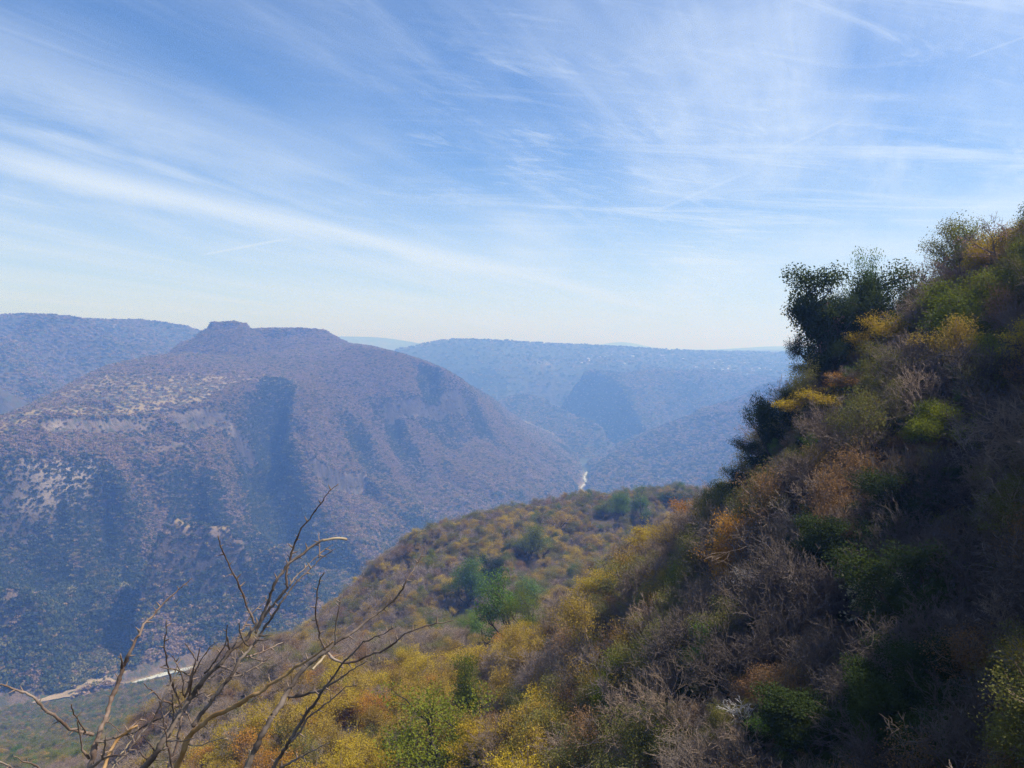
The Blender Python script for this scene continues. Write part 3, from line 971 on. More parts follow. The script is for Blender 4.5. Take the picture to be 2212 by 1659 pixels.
def joined_of(kind, i):
    s = STOCK[kind]
    if s['joined'][i] is None:
        wv, wf, lv, lf = s['shapes'][i]
        if lv is not None:
            me = np_mesh(kind, np.concatenate([wv, lv]), np.concatenate([wf, lf + len(wv)]), smooth=False)
            me.materials.append(s['bark'])
            me.materials.append(s['leaf'])
            me.polygons.foreach_set('material_index', np.concatenate([np.zeros(len(wf), np.int32), np.ones(len(lf), np.int32)]))
        else:
            me = np_mesh(kind, wv, wf)
            me.materials.append(s['bark'])
        s['joined'][i] = me
    return s['joined'][i]


NAME = {'bare_tree': 'bare_tree', 'bare_tree_mauve': 'bare_tree', 'bare_tree_pale': 'bare_tree', 'bare_tree_white': 'bare_tree', 'bare_tree_shade_tone': 'bare_tree', 'ochre_tree': 'ochre_tree', 'gold_tree': 'yellow_tree',
        'lime_tree': 'lime_green_tree', 'olive_tree': 'olive_green_tree', 'green_tree': 'green_tree', 'dark_tree': 'dark_green_tree', 'rust_tree': 'rust_brown_tree',
        'orange_tree': 'orange_tree', 'cream_tree': 'pale_leaved_tree', 'pink_tree': 'pinkish_tree'}
TALLY = {}


def place_tree(kind, x, y, z, h, label, group=None, rz=None, parts=True, squash=1.0, rng=random, variant=None):
    s = STOCK[kind]
    i = variant if variant is not None else rng.randrange(len(s['shapes']))
    sc = h / 8.0
    rz = rng.uniform(0, 6.28) if rz is None else rz
    if parts:
        tw, cr = mesh_of(kind, i)
        e = link(NAME[kind], None, label=label, category='tree', group=group)
        e.location = (x, y, z)
        e.rotation_euler = (0, 0, rz)
        e.scale = (sc / squash ** 0.5, sc / squash ** 0.5, sc * squash)
        link('trunk', tw, e)
        link(s['crown'], cr, e)
    else:
        e = link(NAME[kind], joined_of(kind, i), label=label, category='tree', group=group)
        e.location = (x, y, z)
        e.rotation_euler = (0, 0, rz)
        e.scale = (sc / squash ** 0.5, sc / squash ** 0.5, sc * squash)
    TALLY[kind] = TALLY.get(kind, 0) + 1
    return e


# ------------------------------------------------------------------ masses of growth that nobody could count
def scatter_object(name, pts, idx, rot, scl, sources, **props):
    """one object: points in the ground carrying rotation, size and which plant; geometry nodes set the plants there"""
    me = bpy.data.meshes.new(name)
    me.vertices.add(len(pts))
    me.vertices.foreach_set('co', np.asarray(pts, np.float32).ravel())
    for nm, typ, dat, key in (('plant', 'INT', np.asarray(idx, np.int32), 'value'), ('turn', 'FLOAT', np.asarray(rot, np.float32), 'value'), ('size', 'FLOAT_VECTOR', np.asarray(scl, np.float32), 'vector')):
        at = me.attributes.new(nm, typ, 'POINT')
        at.data.foreach_set(key, dat.ravel())
    ob = link(name, me, kind='stuff', **props)
    coll = bpy.data.collections.new(name + '_plants')
    for j, sm in enumerate(sources):
        so = bpy.data.objects.new('%02d_%s' % (j, name), sm)
        coll.objects.link(so)
    ng = bpy.data.node_groups.new(name, 'GeometryNodeTree')
    ng.interface.new_socket('Geometry', in_out='INPUT', socket_type='NodeSocketGeometry')
    ng.interface.new_socket('Geometry', in_out='OUTPUT', socket_type='NodeSocketGeometry')
    N, Lk = ng.nodes, ng.links
    gi, go = N.new('NodeGroupInput'), N.new('NodeGroupOutput')
    ci = N.new('GeometryNodeCollectionInfo')
    ci.inputs['Collection'].default_value = coll
    ci.inputs['Separate Children'].default_value = True
    ci.inputs['Reset Children'].default_value = True
    m2p = N.new('GeometryNodeMeshToPoints')
    iop = N.new('GeometryNodeInstanceOnPoints')
    iop.inputs['Pick Instance'].default_value = True

    def attr(nm, typ):
        a = N.new('GeometryNodeInputNamedAttribute')
        a.data_type = typ
        a.inputs['Name'].default_value = nm
        return a.outputs['Attribute']
    cx = N.new('ShaderNodeCombineXYZ')
    Lk.new(attr('turn', 'FLOAT'), cx.inputs['Z'])
    Lk.new(gi.outputs[0], m2p.inputs[0])
    Lk.new(m2p.outputs[0], iop.inputs['Points'])
    Lk.new(ci.outputs[0], iop.inputs['Instance'])
    Lk.new(attr('plant', 'INT'), iop.inputs['Instance Index'])
    Lk.new(cx.outputs[0], iop.inputs['Rotation'])
    Lk.new(attr('size', 'FLOAT_VECTOR'), iop.inputs['Scale'])
    Lk.new(iop.outputs[0], go.inputs[0])
    md = ob.modifiers.new('plants', 'NODES')
    md.node_group = ng
    return ob


def clump_mesh(seed, leafm, bark=BARK_BROWN, **kw):
    wv, wf, lv, lf = scrub_clump(seed, **kw)
    me = np_mesh('clump', np.concatenate([wv, lv]), np.concatenate([wf, lf + len(wv)]), smooth=False)
    me.materials.append(bark)
    me.materials.append(leafm)
    me.polygons.foreach_set('material_index', np.concatenate([np.zeros(len(wf), np.int32), np.ones(len(lf), np.int32)]))
    return me


def jitter_grid(x0, x1, y0, y1, cell, rs, keep=1.0):
    gx, gy = np.meshgrid(np.arange(x0, x1, cell), np.arange(y0, y1, cell))
    x = gx.ravel() + rs.uniform(-0.5, 0.5, gx.size) * cell * 0.95
    y = gy.ravel() + rs.uniform(-0.5, 0.5, gx.size) * cell * 0.95
    if keep < 1:
        m = rs.uniform(size=x.size) < keep
        x, y = x[m], y[m]
    return x, y


def seen(x, y, margin=0):
    """is the ground here open to the viewpoint (looked up in the ground grid)"""
    r, t = np.hypot(x, y), np.arctan2(x, y)
    i = np.clip(np.searchsorted(RR, r), 0, len(RR) - 1)
    j = np.clip(np.searchsorted(TH, t), 0, len(TH) - 1)
    return gSeen[i, j] & (np.abs(t) < math.radians(46))


def land_of(x, y):
    r, t = np.hypot(x, y), np.arctan2(x, y)
    i = np.clip(np.searchsorted(RR, r), 0, len(RR) - 1)
    j = np.clip(np.searchsorted(TH, t), 0, len(TH) - 1)
    return gK[i, j]


def ground_z(x, y):
    """height of the ground sheet (bilinear in its grid)"""
    r, t = np.hypot(x, y), np.arctan2(x, y)
    i = np.clip(np.searchsorted(RR, r) - 1, 0, len(RR) - 2)
    j = np.clip(np.searchsorted(TH, t) - 1, 0, len(TH) - 2)
    a = np.clip((r - RR[i]) / (RR[i + 1] - RR[i]), 0, 1)
    b = np.clip((t - TH[j]) / (TH[j + 1] - TH[j]), 0, 1)
    return (gZ[i, j] * (1 - a) * (1 - b) + gZ[i + 1, j] * a * (1 - b) + gZ[i, j + 1] * (1 - a) * b + gZ[i + 1, j + 1] * a * b)


def slope_at(x, y, e=4.0):
    zx = (ground_z(x + e, y) - ground_z(x - e, y)) / (2 * e)
    zy = (ground_z(x, y + e) - ground_z(x, y - e)) / (2 * e)
    return np.hypot(zx, zy)


# ------------------------------------------------------------------ scrub and woods of the far slopes
rs = np.random.RandomState(7)
FAR_KINDS = [clump_mesh(101, FAR_MAUVE, n=70, leaf=0.30), clump_mesh(102, FAR_MAUVE, n=60, leaf=0.34), clump_mesh(103, FAR_TAN, n=64, leaf=0.32), clump_mesh(104, FAR_GREEN, n=90, leaf=0.30), clump_mesh(105, FAR_OLIVE, n=80, leaf=0.30),
             clump_mesh(106, FAR_GREEN, n=90, leaf=0.28, lobes=7)]


def scatter_scrub(name, land, box, cell, keep, size, green, olive, tan, rlim, **props):
    x, y = jitter_grid(*box, cell, rs, keep)
    xa, ya = jitter_grid(*box, cell, rs, keep)
    sa = slope_at(xa, ya, 6)
    m = rs.uniform(size=len(xa)) < np.clip(np.sqrt(1 + sa * sa) - 1, 0, 1)      # steep ground has more surface
    x, y = np.r_[x, xa[m]], np.r_[y, ya[m]]
    r = np.hypot(x, y)
    m = (r > rlim[0]) & (r < rlim[1])
    x, y = x[m], y[m]
    m = seen(x, y) & (land_of(x, y) == land)
    x, y = x[m], y[m]
    z = ground_z(x, y)
    sl = slope_at(x, y, 6)
    m = rs.uniform(size=len(x)) < 1 - 0.35 * sstep(sl, 1.6, 3.2)
    dist, _, _ = seg_dist(x, y, RIVER)
    m &= dist > np.where(y < 1500, 27, 22)
    x, y, z, sl, dist = x[m], y[m], z[m], sl[m], dist[m]
    if land == 1:       # grass keeps the terrace over the cliffs open
        a = np.arctan2(x, y)
        bench = sstep(0.60 - sl, 0, 0.25) * sstep(z, -185, -150) * sstep(-z, 20, 90) * sstep(-a, 0.22, 0.36)
        m = rs.uniform(size=len(x)) > 0.85 * bench
        for line, drop, run in CLIFFS:      # bare rock in the cliff bands
            cd, cs, cf = seg_dist(x, y, line)
            s_ = cd * cs
            m &= ~((s_ > -1) & (s_ < 5 + drop * 0.25) & (cf > 0.03) & (cf < 0.97) & (rs.uniform(size=len(x)) < 0.85))
        x, y, z, sl, dist = x[m], y[m], z[m], sl[m], dist[m]
    n1 = fbm(x / 160, y / 160, 3, 91) + 0.5 * fbm(x / 35, y / 35, 2, 92)
    u = rs.uniform(size=len(x))
    g = green(x, y, z, sl, n1, dist)
    idx = np.where(u < g, np.where(rs.uniform(size=len(x)) < 0.5, 3, 5), np.where(u < g + olive, 4, np.where(u < g + olive + tan * (0.3 + 2.2 * sstep(fbm(x / 260, y / 260, 3, 95), -0.1, 0.35)), 2, rs.randint(0, 2, len(x)))))
    big_ = 1 + 0.55 * sstep(-z, 360, 450) if land == 1 else 1.0
    s = size * big_ * rs.uniform(0.55, 1.35, len(x)) * np.where(idx >= 3, 1.25, 1.0)
    scl = np.stack([s, s, s * rs.uniform(0.7, 1.05, len(x))], 1)
    return scatter_object(name, np.stack([x, y, z - 0.1 * s], 1), idx, rs.uniform(0, 6.28, len(x)), scl, FAR_KINDS, **props)




def in_gully(x, y):
    """how far down in one of the moist gullies of the mesa (0..1): evergreens stand there, their dark green also painting in shadow"""
    g = np.zeros(len(x))
    for line, hw, depth in GULLIES:
        if depth < 42:
            continue
        d, side, fr = seg_dist(x, y, line)
        w = hw * (0.62 + 0.25 * fr)
        q = d / w * np.where(side < 0, 0.9, 1.15) + 0.35 * fbm(x / 45, y / 45, 2, 131)  # wider on the left-facing wall, where dark green paints in shade
        g = np.maximum(g, (1 - sstep(q, 0.7, 1.15)) * min(1.0, depth / 85) * sstep(fr, 0.0, 0.15) * (1 - 0.5 * sstep(fr, 0.6, 1.0)))
    d, side, fr = seg_dist(x, y, RAVINE)
    g = np.maximum(g, 0.9 * (1 - sstep(d / (52 + 55 * fr), 0.6, 1.1)))
    return g


IDX = {nm: i for i, (nm, _) in enumerate(LAND)}
scatter_scrub('mesa_scrub', IDX['mesa_hill'], (-1900, 1000, 1100, 3700), 4.0, 0.9, 5.6,
              lambda x, y, z, sl, n, d: np.clip(0.03 + 0.85 * in_gully(x, y) + 0.4 * sstep(n, 0.2, 0.6) * sstep(-z, 60, 200) + 0.22 * sstep(-z, 400, 460) * sstep(n, -0.1, 0.4) + 0.25 * sstep(sl, 1.2, 1.8), 0, 0.80), 0.15, 0.40, (1000, 3700))
scatter_scrub('valley_woods', IDX['valley_floor'], (-1500, 1500, 900, 4800), 6.0, 0.9, 7.0,
              lambda x, y, z, sl, n, d: 0.22 + 0.3 * sstep(n, -0.1, 0.4), 0.4, 0.2, (900, 4800))
scatter_scrub('canyon_woods', IDX['far_plateau'], (-600, 2600, 2000, 4600), 9.5, 0.85, 9.0,
              lambda x, y, z, sl, n, d: np.clip(0.12 + 0.4 * sstep(n, 0.0, 0.5), 0, 0.85), 0.25, 0.2, (1900, 4700))
scatter_scrub('plateau_trees', IDX['far_plateau'], (-1200, 3600, 4600, 6100), 26, 0.75, 13.0,
              lambda x, y, z, sl, n, d: 0.25 + 0.3 * sstep(n, -0.1, 0.4), 0.3, 0.2, (4600, 6300))
scatter_scrub('escarpment_trees', IDX['far_escarpment'], (-3400, -800, 2400, 4600), 11, 0.85, 10.0,
              lambda x, y, z, sl, n, d: np.clip(0.04 + 0.3 * sstep(n, 0, 0.5), 0, 0.8), 0.25, 0.3, (2200, 4600))
# ------------------------------------------------------------------ river, sandbank
def ribbon(name, pts, half, z, mat, seed, step=6.0, ragged=0.35, **props):
    """a flat strip that follows a line, with ragged edges"""
    out = []
    for a, b in zip(pts[:-1], pts[1:]):
        n = max(2, int(math.dist(a[:2], b[:2]) / step))
        for k in range(n):
            t = k / n
            out.append((a[0] + (b[0] - a[0]) * t, a[1] + (b[1] - a[1]) * t))
    out.append(pts[-1][:2])
    p = np.array(out)
    for _ in range(6):
        p[1:-1] = 0.25 * p[:-2] + 0.5 * p[1:-1] + 0.25 * p[2:]
    t = np.gradient(p, axis=0)
    t /= np.linalg.norm(t, axis=1, keepdims=True)
    nrm = np.stack([t[:, 1], -t[:, 0]], 1)
    q = np.arange(len(p)) * step
    hl = half * (1 + ragged * perlin(q / 31.0, q * 0 + seed, seed) + ragged * perlin(q / 11.0, q * 0 + seed + 9, seed + 1))
    hr = half * (1 + ragged * perlin(q / 27.0, q * 0 + seed + 4, seed + 2) + ragged * perlin(q / 9.0, q * 0 + seed + 5, seed + 3))
    ends = np.minimum(1, np.minimum(np.arange(len(p)), np.arange(len(p))[::-1]) / 5 + 0.15)
    cols = []
    for f in (-1, -0.5, 0, 0.5, 1):
        w = np.where(f < 0, hl, hr) * f * ends
        e = p + nrm * w[:, None]
        zz = z if np.isscalar(z) else z(e[:, 0], e[:, 1])
        cols.append(np.column_stack([e, np.zeros(len(p)) + zz]))
    v = np.stack(cols, 1)
    i = np.arange(len(p) * 5).reshape(len(p), 5)
    f = np.stack([i[:-1, :-1], i[:-1, 1:], i[1:, 1:], i[1:, :-1]], -1).reshape(-1, 4)
    me = np_mesh(name, v.reshape(-1, 3), f)
    return link(name, me, None, mat, **props)


def water_material():
    mt, T, b = new_mat('river_water', 0.12, 0.5)
    geo = T.new('ShaderNodeNewGeometry')
    n = T.noise(geo.outputs['Position'], 0.10, 6, 0.7, 0.8)
    n2 = T.noise(geo.outputs['Position'], 0.6, 4, 0.6)
    f = T.ss(T.m('ADD', n, T.m('MULTIPLY', n2, 0.25)), 0.50, 0.62)
    T.put(b.inputs['Base Color'], T.mix(f, (0.05, 0.075, 0.06), (0.46, 0.48, 0.48)))
    T.put(b.inputs['Roughness'], T.m('ADD', T.m('MULTIPLY', f, 0.6), 0.1))
    bp = T.new('ShaderNodeBump')
    bp.inputs['Distance'].default_value = 0.5
    T.put(bp.inputs['Height'], n2)
    T.l.new(bp.outputs[0], b.inputs['Normal'])
    return mt


water = water_material()
ribbon('river', [P(u, v, z=ZR) for u, v in ((262, 1484), (290, 1474), (350, 1456), (440, 1436))] + [(-372, 1290, ZR), (-300, 1400, ZR), (-150, 1580, ZR)], 6, ZR - 0.6, water, 3, kind='structure')
ribbon('river', [(90, 1950, ZR), (160, 2200, ZR)] + [P(u, v, z=ZR) for u, v in ((1243, 1090), (1252, 1078), (1262, 1064), (1254, 1054), (1266, 1042), (1262, 1030), (1268, 1018))], 4.2, ZR - 0.6, water, 5, ragged=0.8, kind='structure')
sand, T_, b_ = new_mat('bank_sand', 0.95)
g_ = T_.new('ShaderNodeNewGeometry')
T_.put(b_.inputs['Base Color'], T_.mix(T_.ss(T_.noise(g_.outputs['Position'], 0.08, 5, 0.6), 0.35, 0.7), (0.26, 0.20, 0.14), (0.36, 0.28, 0.20)))
ribbon('sandbank', [P(u, v, z=ZR) for u, v in ((60, 1520), (100, 1509), (160, 1496), (215, 1485), (268, 1476))], 10, lambda x, y: np.maximum(ground_z(x, y), ZR - 0.4) + 0.5, sand, 8, kind='structure')
ribbon('dirt_road', [P(u, v, z=-495) for u, v in ((1298, 1028), (1300, 1020), (1297, 1012), (1300, 1004))], 4.5, lambda x, y: ground_z(x, y) + 1.0, sand, 9, kind='structure')
ribbon('dirt_road', [P(u, v, z=-490) for u, v in ((262, 1540), (300, 1528), (340, 1514))], 5, lambda x, y: ground_z(x, y) + 1.0, sand, 10, kind='structure')

# ------------------------------------------------------------------ trees that stand out from the woods
rng = random.Random(5)
HERO = []
MARKS = []
_w = {}


def crown_width(kind, i):
    if (kind, i) not in _w:
        wv, wf, lv, lf = STOCK[kind]['shapes'][i]
        a = lv if lv is not None else wv
        _w[kind, i] = (np.percentile(a[:, 0], 97) - np.percentile(a[:, 0], 3) + np.percentile(a[:, 1], 97) - np.percentile(a[:, 1], 3)) / 2
    return _w[kind, i]


def hero(kind, u, v, wpx, label, squash=1.0, variant=None, rz=None, rmin=8, rmax=900, frac=0.62, sink=0.0, short=None, r_fix=None):
    """a tree whose crown is wpx wide where the sight line through its crown comes down to the slope"""
    variant = rng.randrange(len(STOCK[kind]['shapes'])) if variant is None else variant
    cw = crown_width(kind, variant)
    X, Y, Z = ray(u, v)
    hh = math.hypot(X, Y)
    rr = np.exp(np.linspace(math.log(rmin), math.log(rmax), 2500))
    sc = wpx / FPX * rr * (1 / hh) / cw * squash ** 0.5
    if r_fix:
        rr = np.array([r_fix])
        sc = wpx / FPX * rr / hh / cw * squash ** 0.5
    gz_ = ground_z(X / hh * rr, Y / hh * rr)
    ok = gz_ + frac * 8 * sc * squash >= Z / hh * rr
    k = int(np.argmax(ok)) if ok.any() else int(np.argmin(Z / hh * rr - gz_ - frac * 8 * sc * squash))
    if r_fix:      # on the edge: tall enough for its crown to stand where it does
        need = (Z / hh * r_fix - gz_[0]) / (frac * 8 * sc[0])
        squash = min(max(need, 0.55), 1.6)
        sc = wpx / FPX * rr / hh / cw * squash ** 0.5
        sc = sc / (squash ** 0.5) * 1.0
    r, s = rr[k], sc[k]
    x, y = X / hh * r, Y / hh * r
    h = 8 * s * (squash ** 0.5 if r_fix else 1)
    e = place_tree(kind, x, y, gz_[k] - 0.05 * h - sink * h, h, label, None, rz, parts=wpx > 24, squash=squash, rng=rng, variant=variant)
    HERO.append((x, y, 0.5 * cw * s, r))
    if short:
        MARKS.append((u, v, short, wpx))
    return e


hero('dark_tree', 1818, 668, 165, 'big dark green tree leaning out over the cliff edge against the sky', 1.0, 0, short='big dark skyline tree', r_fix=107)
hero('dark_tree', 1770, 745, 95, 'dark narrow tree clinging to the cliff below the big skyline tree', 1.2, 1, r_fix=104)
hero('pink_tree', 1782, 640, 95, 'thin pinkish tree fringing the left of the big skyline tree', 0.9, r_fix=106)
hero('bare_tree_mauve', 1893, 615, 70, 'small bare mauve tree on the skyline behind the big dark green tree', 0.9, r_fix=111)
hero('gold_tree', 1905, 715, 120, 'olive gold tree just below the big dark skyline tree', 0.85, short='olive gold tree under the skyline')
hero('lime_tree', 1985, 668, 120, 'lime green tree on the upper slope below the skyline', 0.8, short='lime green upper tree')
hero('lime_tree', 2100, 690, 120, 'pale lime tree high on the slope near the crest', 0.8)
hero('gold_tree', 1870, 765, 70, 'yellow sprayed tree beneath the olive gold tree', 0.6)
hero('orange_tree', 1815, 818, 80, 'flat orange yellow tree on the slope edge under the cliff', 0.5, short='flat orange yellow tree')
hero('gold_tree', 1750, 930, 150, 'bright yellow flat topped tree beside the dark evergreen on the slope edge', 0.55, 0, short='flat topped bright yellow tree', r_fix=100)
hero('dark_tree', 1672, 908, 100, 'dark evergreen on the slope edge left of the bright yellow tree', 0.8, r_fix=103)
hero('dark_tree', 1655, 985, 85, 'dark evergreen below another at the foot of the slope edge', 0.7, r_fix=105)
hero('dark_tree', 1585, 1095, 105, 'dark evergreen at the foot of the skyline above the orange tree', 0.8, short='lowest dark evergreen', r_fix=113)
hero('olive_tree', 1730, 850, 80, 'olive tree on the slope edge between cliff and evergreens', 0.8, r_fix=101)
hero('lime_tree', 2060, 918, 125, 'bright yellow green round tree among bare trees on the slope', 0.85, 0, short='round yellow green slope tree')
hero('lime_tree', 1985, 912, 80, 'small yellow green tree left of the round one on the slope', 0.9, 1)
hero('orange_tree', 1600, 1168, 88, 'bright orange leaved tree where slope meets shelf', 1.15, 0, short='bright orange tree')
hero('cream_tree', 1885, 1272, 135, 'tree with large hanging cream leaves in the dark thicket', 0.7, 0, short='cream leaved tree')
hero('dark_tree', 1790, 800, 90, 'dark foliage hanging in the cliff face under the skyline tree', 1.2, 0, r_fix=105)
hero('green_tree', 1872, 660, 75, 'dark leafy tree at the right shoulder of the big skyline tree', 1.0, 1, r_fix=110)
hero('olive_tree', 1700, 880, 90, 'olive tree with open branches on the slope edge above the evergreens', 1.0, 1, r_fix=102)
hero('dark_tree', 1845, 722, 110, 'dark tree filling the gap behind the cliff edge', 1.0, 1, r_fix=106)
hero('dark_tree', 1848, 655, 115, 'middle crown of the dark tree clump on the cliff edge', 1.0, 1, r_fix=108)
hero('dark_tree', 1740, 860, 70, 'small dark tree on the slope edge right under the cliff', 1.0, 0, r_fix=102)
hero('dark_tree', 1625, 1035, 95, 'dark evergreen between two others low on the slope edge', 0.9, 0, r_fix=107)
hero('bare_tree_white', 1655, 1250, 105, 'bare tree with twisting white twigs below the orange tree', 0.8, 0, short='white twigged tree')
hero('bare_tree_white', 1655, 1585, 160, 'bare shrubby tree with white twigs at the bottom of the slope', 0.7, 0, short='lowest white twigged shrub')
hero('green_tree', 1700, 1545, 120, 'leafy light green shrub tree above the white twigged one', 0.75)
hero('green_tree', 1520, 1395, 100, 'dark leafy green tree right of the broken snag', 1.0, short='leafy tree by the broken snag')
hero('gold_tree', 1530, 1640, 65, 'small yellow shrub at the very bottom of the thicket', 0.7)
hero('olive_tree', 2200, 1505, 80, 'yellow green bush at the dark right end of the slope', 1.0, short='yellow green bush in the dark end')
hero('lime_tree', 1510, 1150, 50, 'olive lime tree left of the orange leaved tree', 0.9)
hero('rust_tree', 1650, 1480, 85, 'rust brown tree low in the thicket', 0.8)
hero('ochre_tree', 1280, 1345, 110, 'ochre tree with bare pale limbs at the shelf edge', 1.0, short='ochre tree at the shelf edge')
hero('bare_tree_pale', 1210, 1330, 130, 'tall bare pale tree in front of the ochre tree on the shelf', 0.9)
hero('lime_tree', 922, 1560, 225, 'large round yellow green tree on the near shelf', 0.95, 0, short='large round yellow green shelf tree')
hero('lime_tree', 1035, 1495, 72, 'narrow olive lime tree right behind the large round one', 1.3, 1)
hero('gold_tree', 800, 1625, 135, 'yellow tree in front of the large round green tree', 0.8, 1, short='yellow tree at the shelf front')
hero('ochre_tree', 665, 1465, 70, 'round ochre tree behind the thorny shrub on the shelf', 0.9, short='round ochre tree behind the shrub')
hero('gold_tree', 880, 1450, 100, 'golden tree at the edge of the near shelf', 0.7, short='golden tree at the shelf rim')
hero('gold_tree', 1010, 1440, 110, 'golden tree behind the narrow olive lime one', 0.9)
hero('ochre_tree', 1150, 1400, 80, 'dense ochre tree on the shelf edge above the bare trees', 1.0, short='dense ochre shelf tree')
hero('orange_tree', 725, 1425, 45, 'small orange tree at the far rim of the shelf', 0.7)
hero('green_tree', 1015, 1247, 74, 'round green tree on the spur left of a bluish dark one', 1.0, 0, short='round green spur tree')
hero('dark_tree', 1062, 1232, 46, 'bluish dark green tree right of the round green one', 1.1, 0)
hero('green_tree', 1100, 1300, 108, 'large dark green tree in the hollow of the spur', 1.0, 1, short='dark green tree in the hollow')
hero('green_tree', 1142, 1275, 60, 'green tree above the large dark one in the hollow', 0.9, 0)
hero('lime_tree', 1150, 1318, 78, 'tall yellow olive tree beside the large dark green tree', 1.2, 0)
hero('green_tree', 1040, 1348, 58, 'green bush at the lower left of the hollow', 0.9, 1)
hero('green_tree', 1140, 1362, 62, 'dark green bush at the bottom of the hollow', 0.8, 0)
hero('olive_tree', 1285, 1285, 120, 'wide olive tree at the foot of the spur', 0.6, 0, short='wide olive tree')
hero('olive_tree', 1350, 1245, 115, 'wide olive tree higher up beside the first one', 0.7, 1)
hero('gold_tree', 1080, 1250, 26, 'little yellow tree right of the bluish dark tree', 1.0)
hero('gold_tree', 1170, 1185, 30, 'yellow tree with a pointed crown in mid spur', 1.1, short='pointed yellow spur tree')
hero('gold_tree', 1240, 1200, 36, 'yellow tree in mid spur right of the pointed one', 1.1)
hero('lime_tree', 1140, 1160, 62, 'broad lime green tree on the upper spur', 0.8, short='broad lime green spur tree')
hero('lime_tree', 1300, 1097, 48, 'pale green tree on the crest of the spur', 0.8, short='pale green crest tree')
hero('green_tree', 1345, 1085, 46, 'green tree on the crest right of the pale green one', 0.9)
hero('green_tree', 1385, 1082, 40, 'tall green tree on the crest of the spur', 1.2)
hero('dark_tree', 1455, 1072, 46, 'dark flat crowned tree standing up at the crest end', 0.8, short='dark flat tree on the crest')
hero('ochre_tree', 1210, 1118, 42, 'ochre tree just under the crest of the spur', 0.7)

# ------------------------------------------------------------------ a snapped tree, and the village on the far plateau
def broken_tree(u, v):
    X, Y, Z = ray(u, v)
    hh = math.hypot(X, Y)
    rr = np.linspace(40, 160, 800)
    k = int(np.argmax(ground_z(X / hh * rr, Y / hh * rr) + 4.2 >= Z / hh * rr))
    x, y = X / hh * rr[k], Y / hh * rr[k]
    e = link('broken_tree', None, label='snapped dead tree with a pale splintered top leaning out of the thicket', category='tree')
    e.location = (x, y, float(ground_z(np.array([x]), np.array([y]))[0]) - 0.1)
    B = Build(77)
    trunk = np.array([(0.9, 0, 0), (0.75, 0.1, 1.2), (0.4, 0, 2.4), (0.1, -0.1, 3.4), (-0.1, -0.1, 4.1)])
    B.tube(trunk, (0.22, 0.19, 0.16, 0.14, 0.12), 8)
    me = np_mesh('trunk', np.concatenate(B.wv), np.concatenate(B.wf))
    link('trunk', me, e, BARK_PALE)
    B = Build(78)
    B.tube([(-0.1, -0.1, 4.05), (-0.16, -0.1, 4.3), (-0.3, -0.1, 4.55)], (0.14, 0.13, 0.02), 7)
    B.tube([(-0.12, -0.05, 4.1), (-0.5, -0.1, 4.32), (-0.75, -0.1, 4.3)], (0.10, 0.07, 0.02), 6)
    mt, T, b = new_mat('splintered_wood', 0.8)
    b.inputs['Base Color'].default_value = (0.72, 0.64, 0.52, 1)
    link('broken_top', np_mesh('broken_top', np.concatenate(B.wv), np.concatenate(B.wf)), e, mt)
    for kk in range(4):
        B = Build(80 + kk)
        R = B.r
        p = trunk[2 + kk % 2]
        d = np.array([R.uniform(-1, 0.2), R.uniform(-0.6, 0.6), R.uniform(-0.2, 0.5)])
        q = [p + d * t + R.normal(size=3) * 0.12 * t for t in (0, 0.6, 1.3, 2.1)]
        B.tube(q, (0.08, 0.06, 0.045, 0.015), 5)
        for j in range(3):
            q2 = [q[2], q[2] + R.normal(size=3) * 0.4 + d * 0.3, q[2] + R.normal(size=3) * 0.5 + d * 0.8]
            B.tube(q2, (0.04, 0.03, 0.01), 4)
        link('limb', np_mesh('limb', np.concatenate(B.wv), np.concatenate(B.wf)), e, BARK_PALE)


broken_tree(1460, 1385)


def village():
    R = np.random.RandomState(3)
    mats = []
    for nm, c in (('whitewash', (0.74, 0.71, 0.66)), ('cream_wall', (0.62, 0.52, 0.40))):
        mt, T, b = new_mat(nm, 0.9)
        b.inputs['Base Color'].default_value = (*c, 1)
        mats.append(mt)
    roof, T, b = new_mat('roof_sheet', 0.8)
    b.inputs['Base Color'].default_value = (0.36, 0.24, 0.19, 1)
    meshes = []
    for w, d, h, mt in ((13, 9, 5, mats[0]), (18, 11, 6, mats[0]), (11, 9, 4.5, mats[1])):
        a, c = w / 2, d / 2
        v = [(-a, -c, -6), (a, -c, -6), (a, c, -6), (-a, c, -6), (-a, -c, h), (a, -c, h), (a, c, h), (-a, c, h), (-a, 0, h + 2), (a, 0, h + 2)]
        f = [(0, 1, 5, 4), (1, 2, 6, 9, 5), (2, 3, 7, 6), (3, 0, 4, 8, 7), (4, 5, 9, 8), (6, 7, 8, 9)]
        me = bpy.data.meshes.new('village_house')
        me.from_pydata(v, [], f)
        me.materials.append(mt)
        me.materials.append(roof)
        for i in (4, 5):
            me.polygons[i].material_index = 1 if w != 18 else 0
        meshes.append(me)
    n = 0
    for _ in range(600):
        cu = R.choice((1440, 1500, 1580, 1660, 1300))
        u, r = cu + R.normal() * 38, R.uniform(4750, 5650)
        X, Y, _z = ray(u, 790)
        hh = math.hypot(X, Y)
        x, y = X / hh * r, Y / hh * r
        a, c = np.array([x]), np.array([y])
        if land_of(a, c)[0] != IDX['far_plateau'] or slope_at(a, c, 12)[0] > 0.42 or not seen(a, c)[0]:
            continue
        o = link('village_house', meshes[R.randint(3)], None, label='tiny pale house scattered among trees on the far plateau', category='house', group='village houses on the far plateau')
        o.location = (x, y, float(ground_z(a, c)[0]))
        o.rotation_euler = (0, 0, R.uniform(0, 3.1))
        n += 1
        if n >= 90:
            break


village()

# ------------------------------------------------------------------ the woods of the near hillside
rs = np.random.RandomState(21)
ALL = list(STOCK)
KI = {k: i for i, k in enumerate(ALL)}


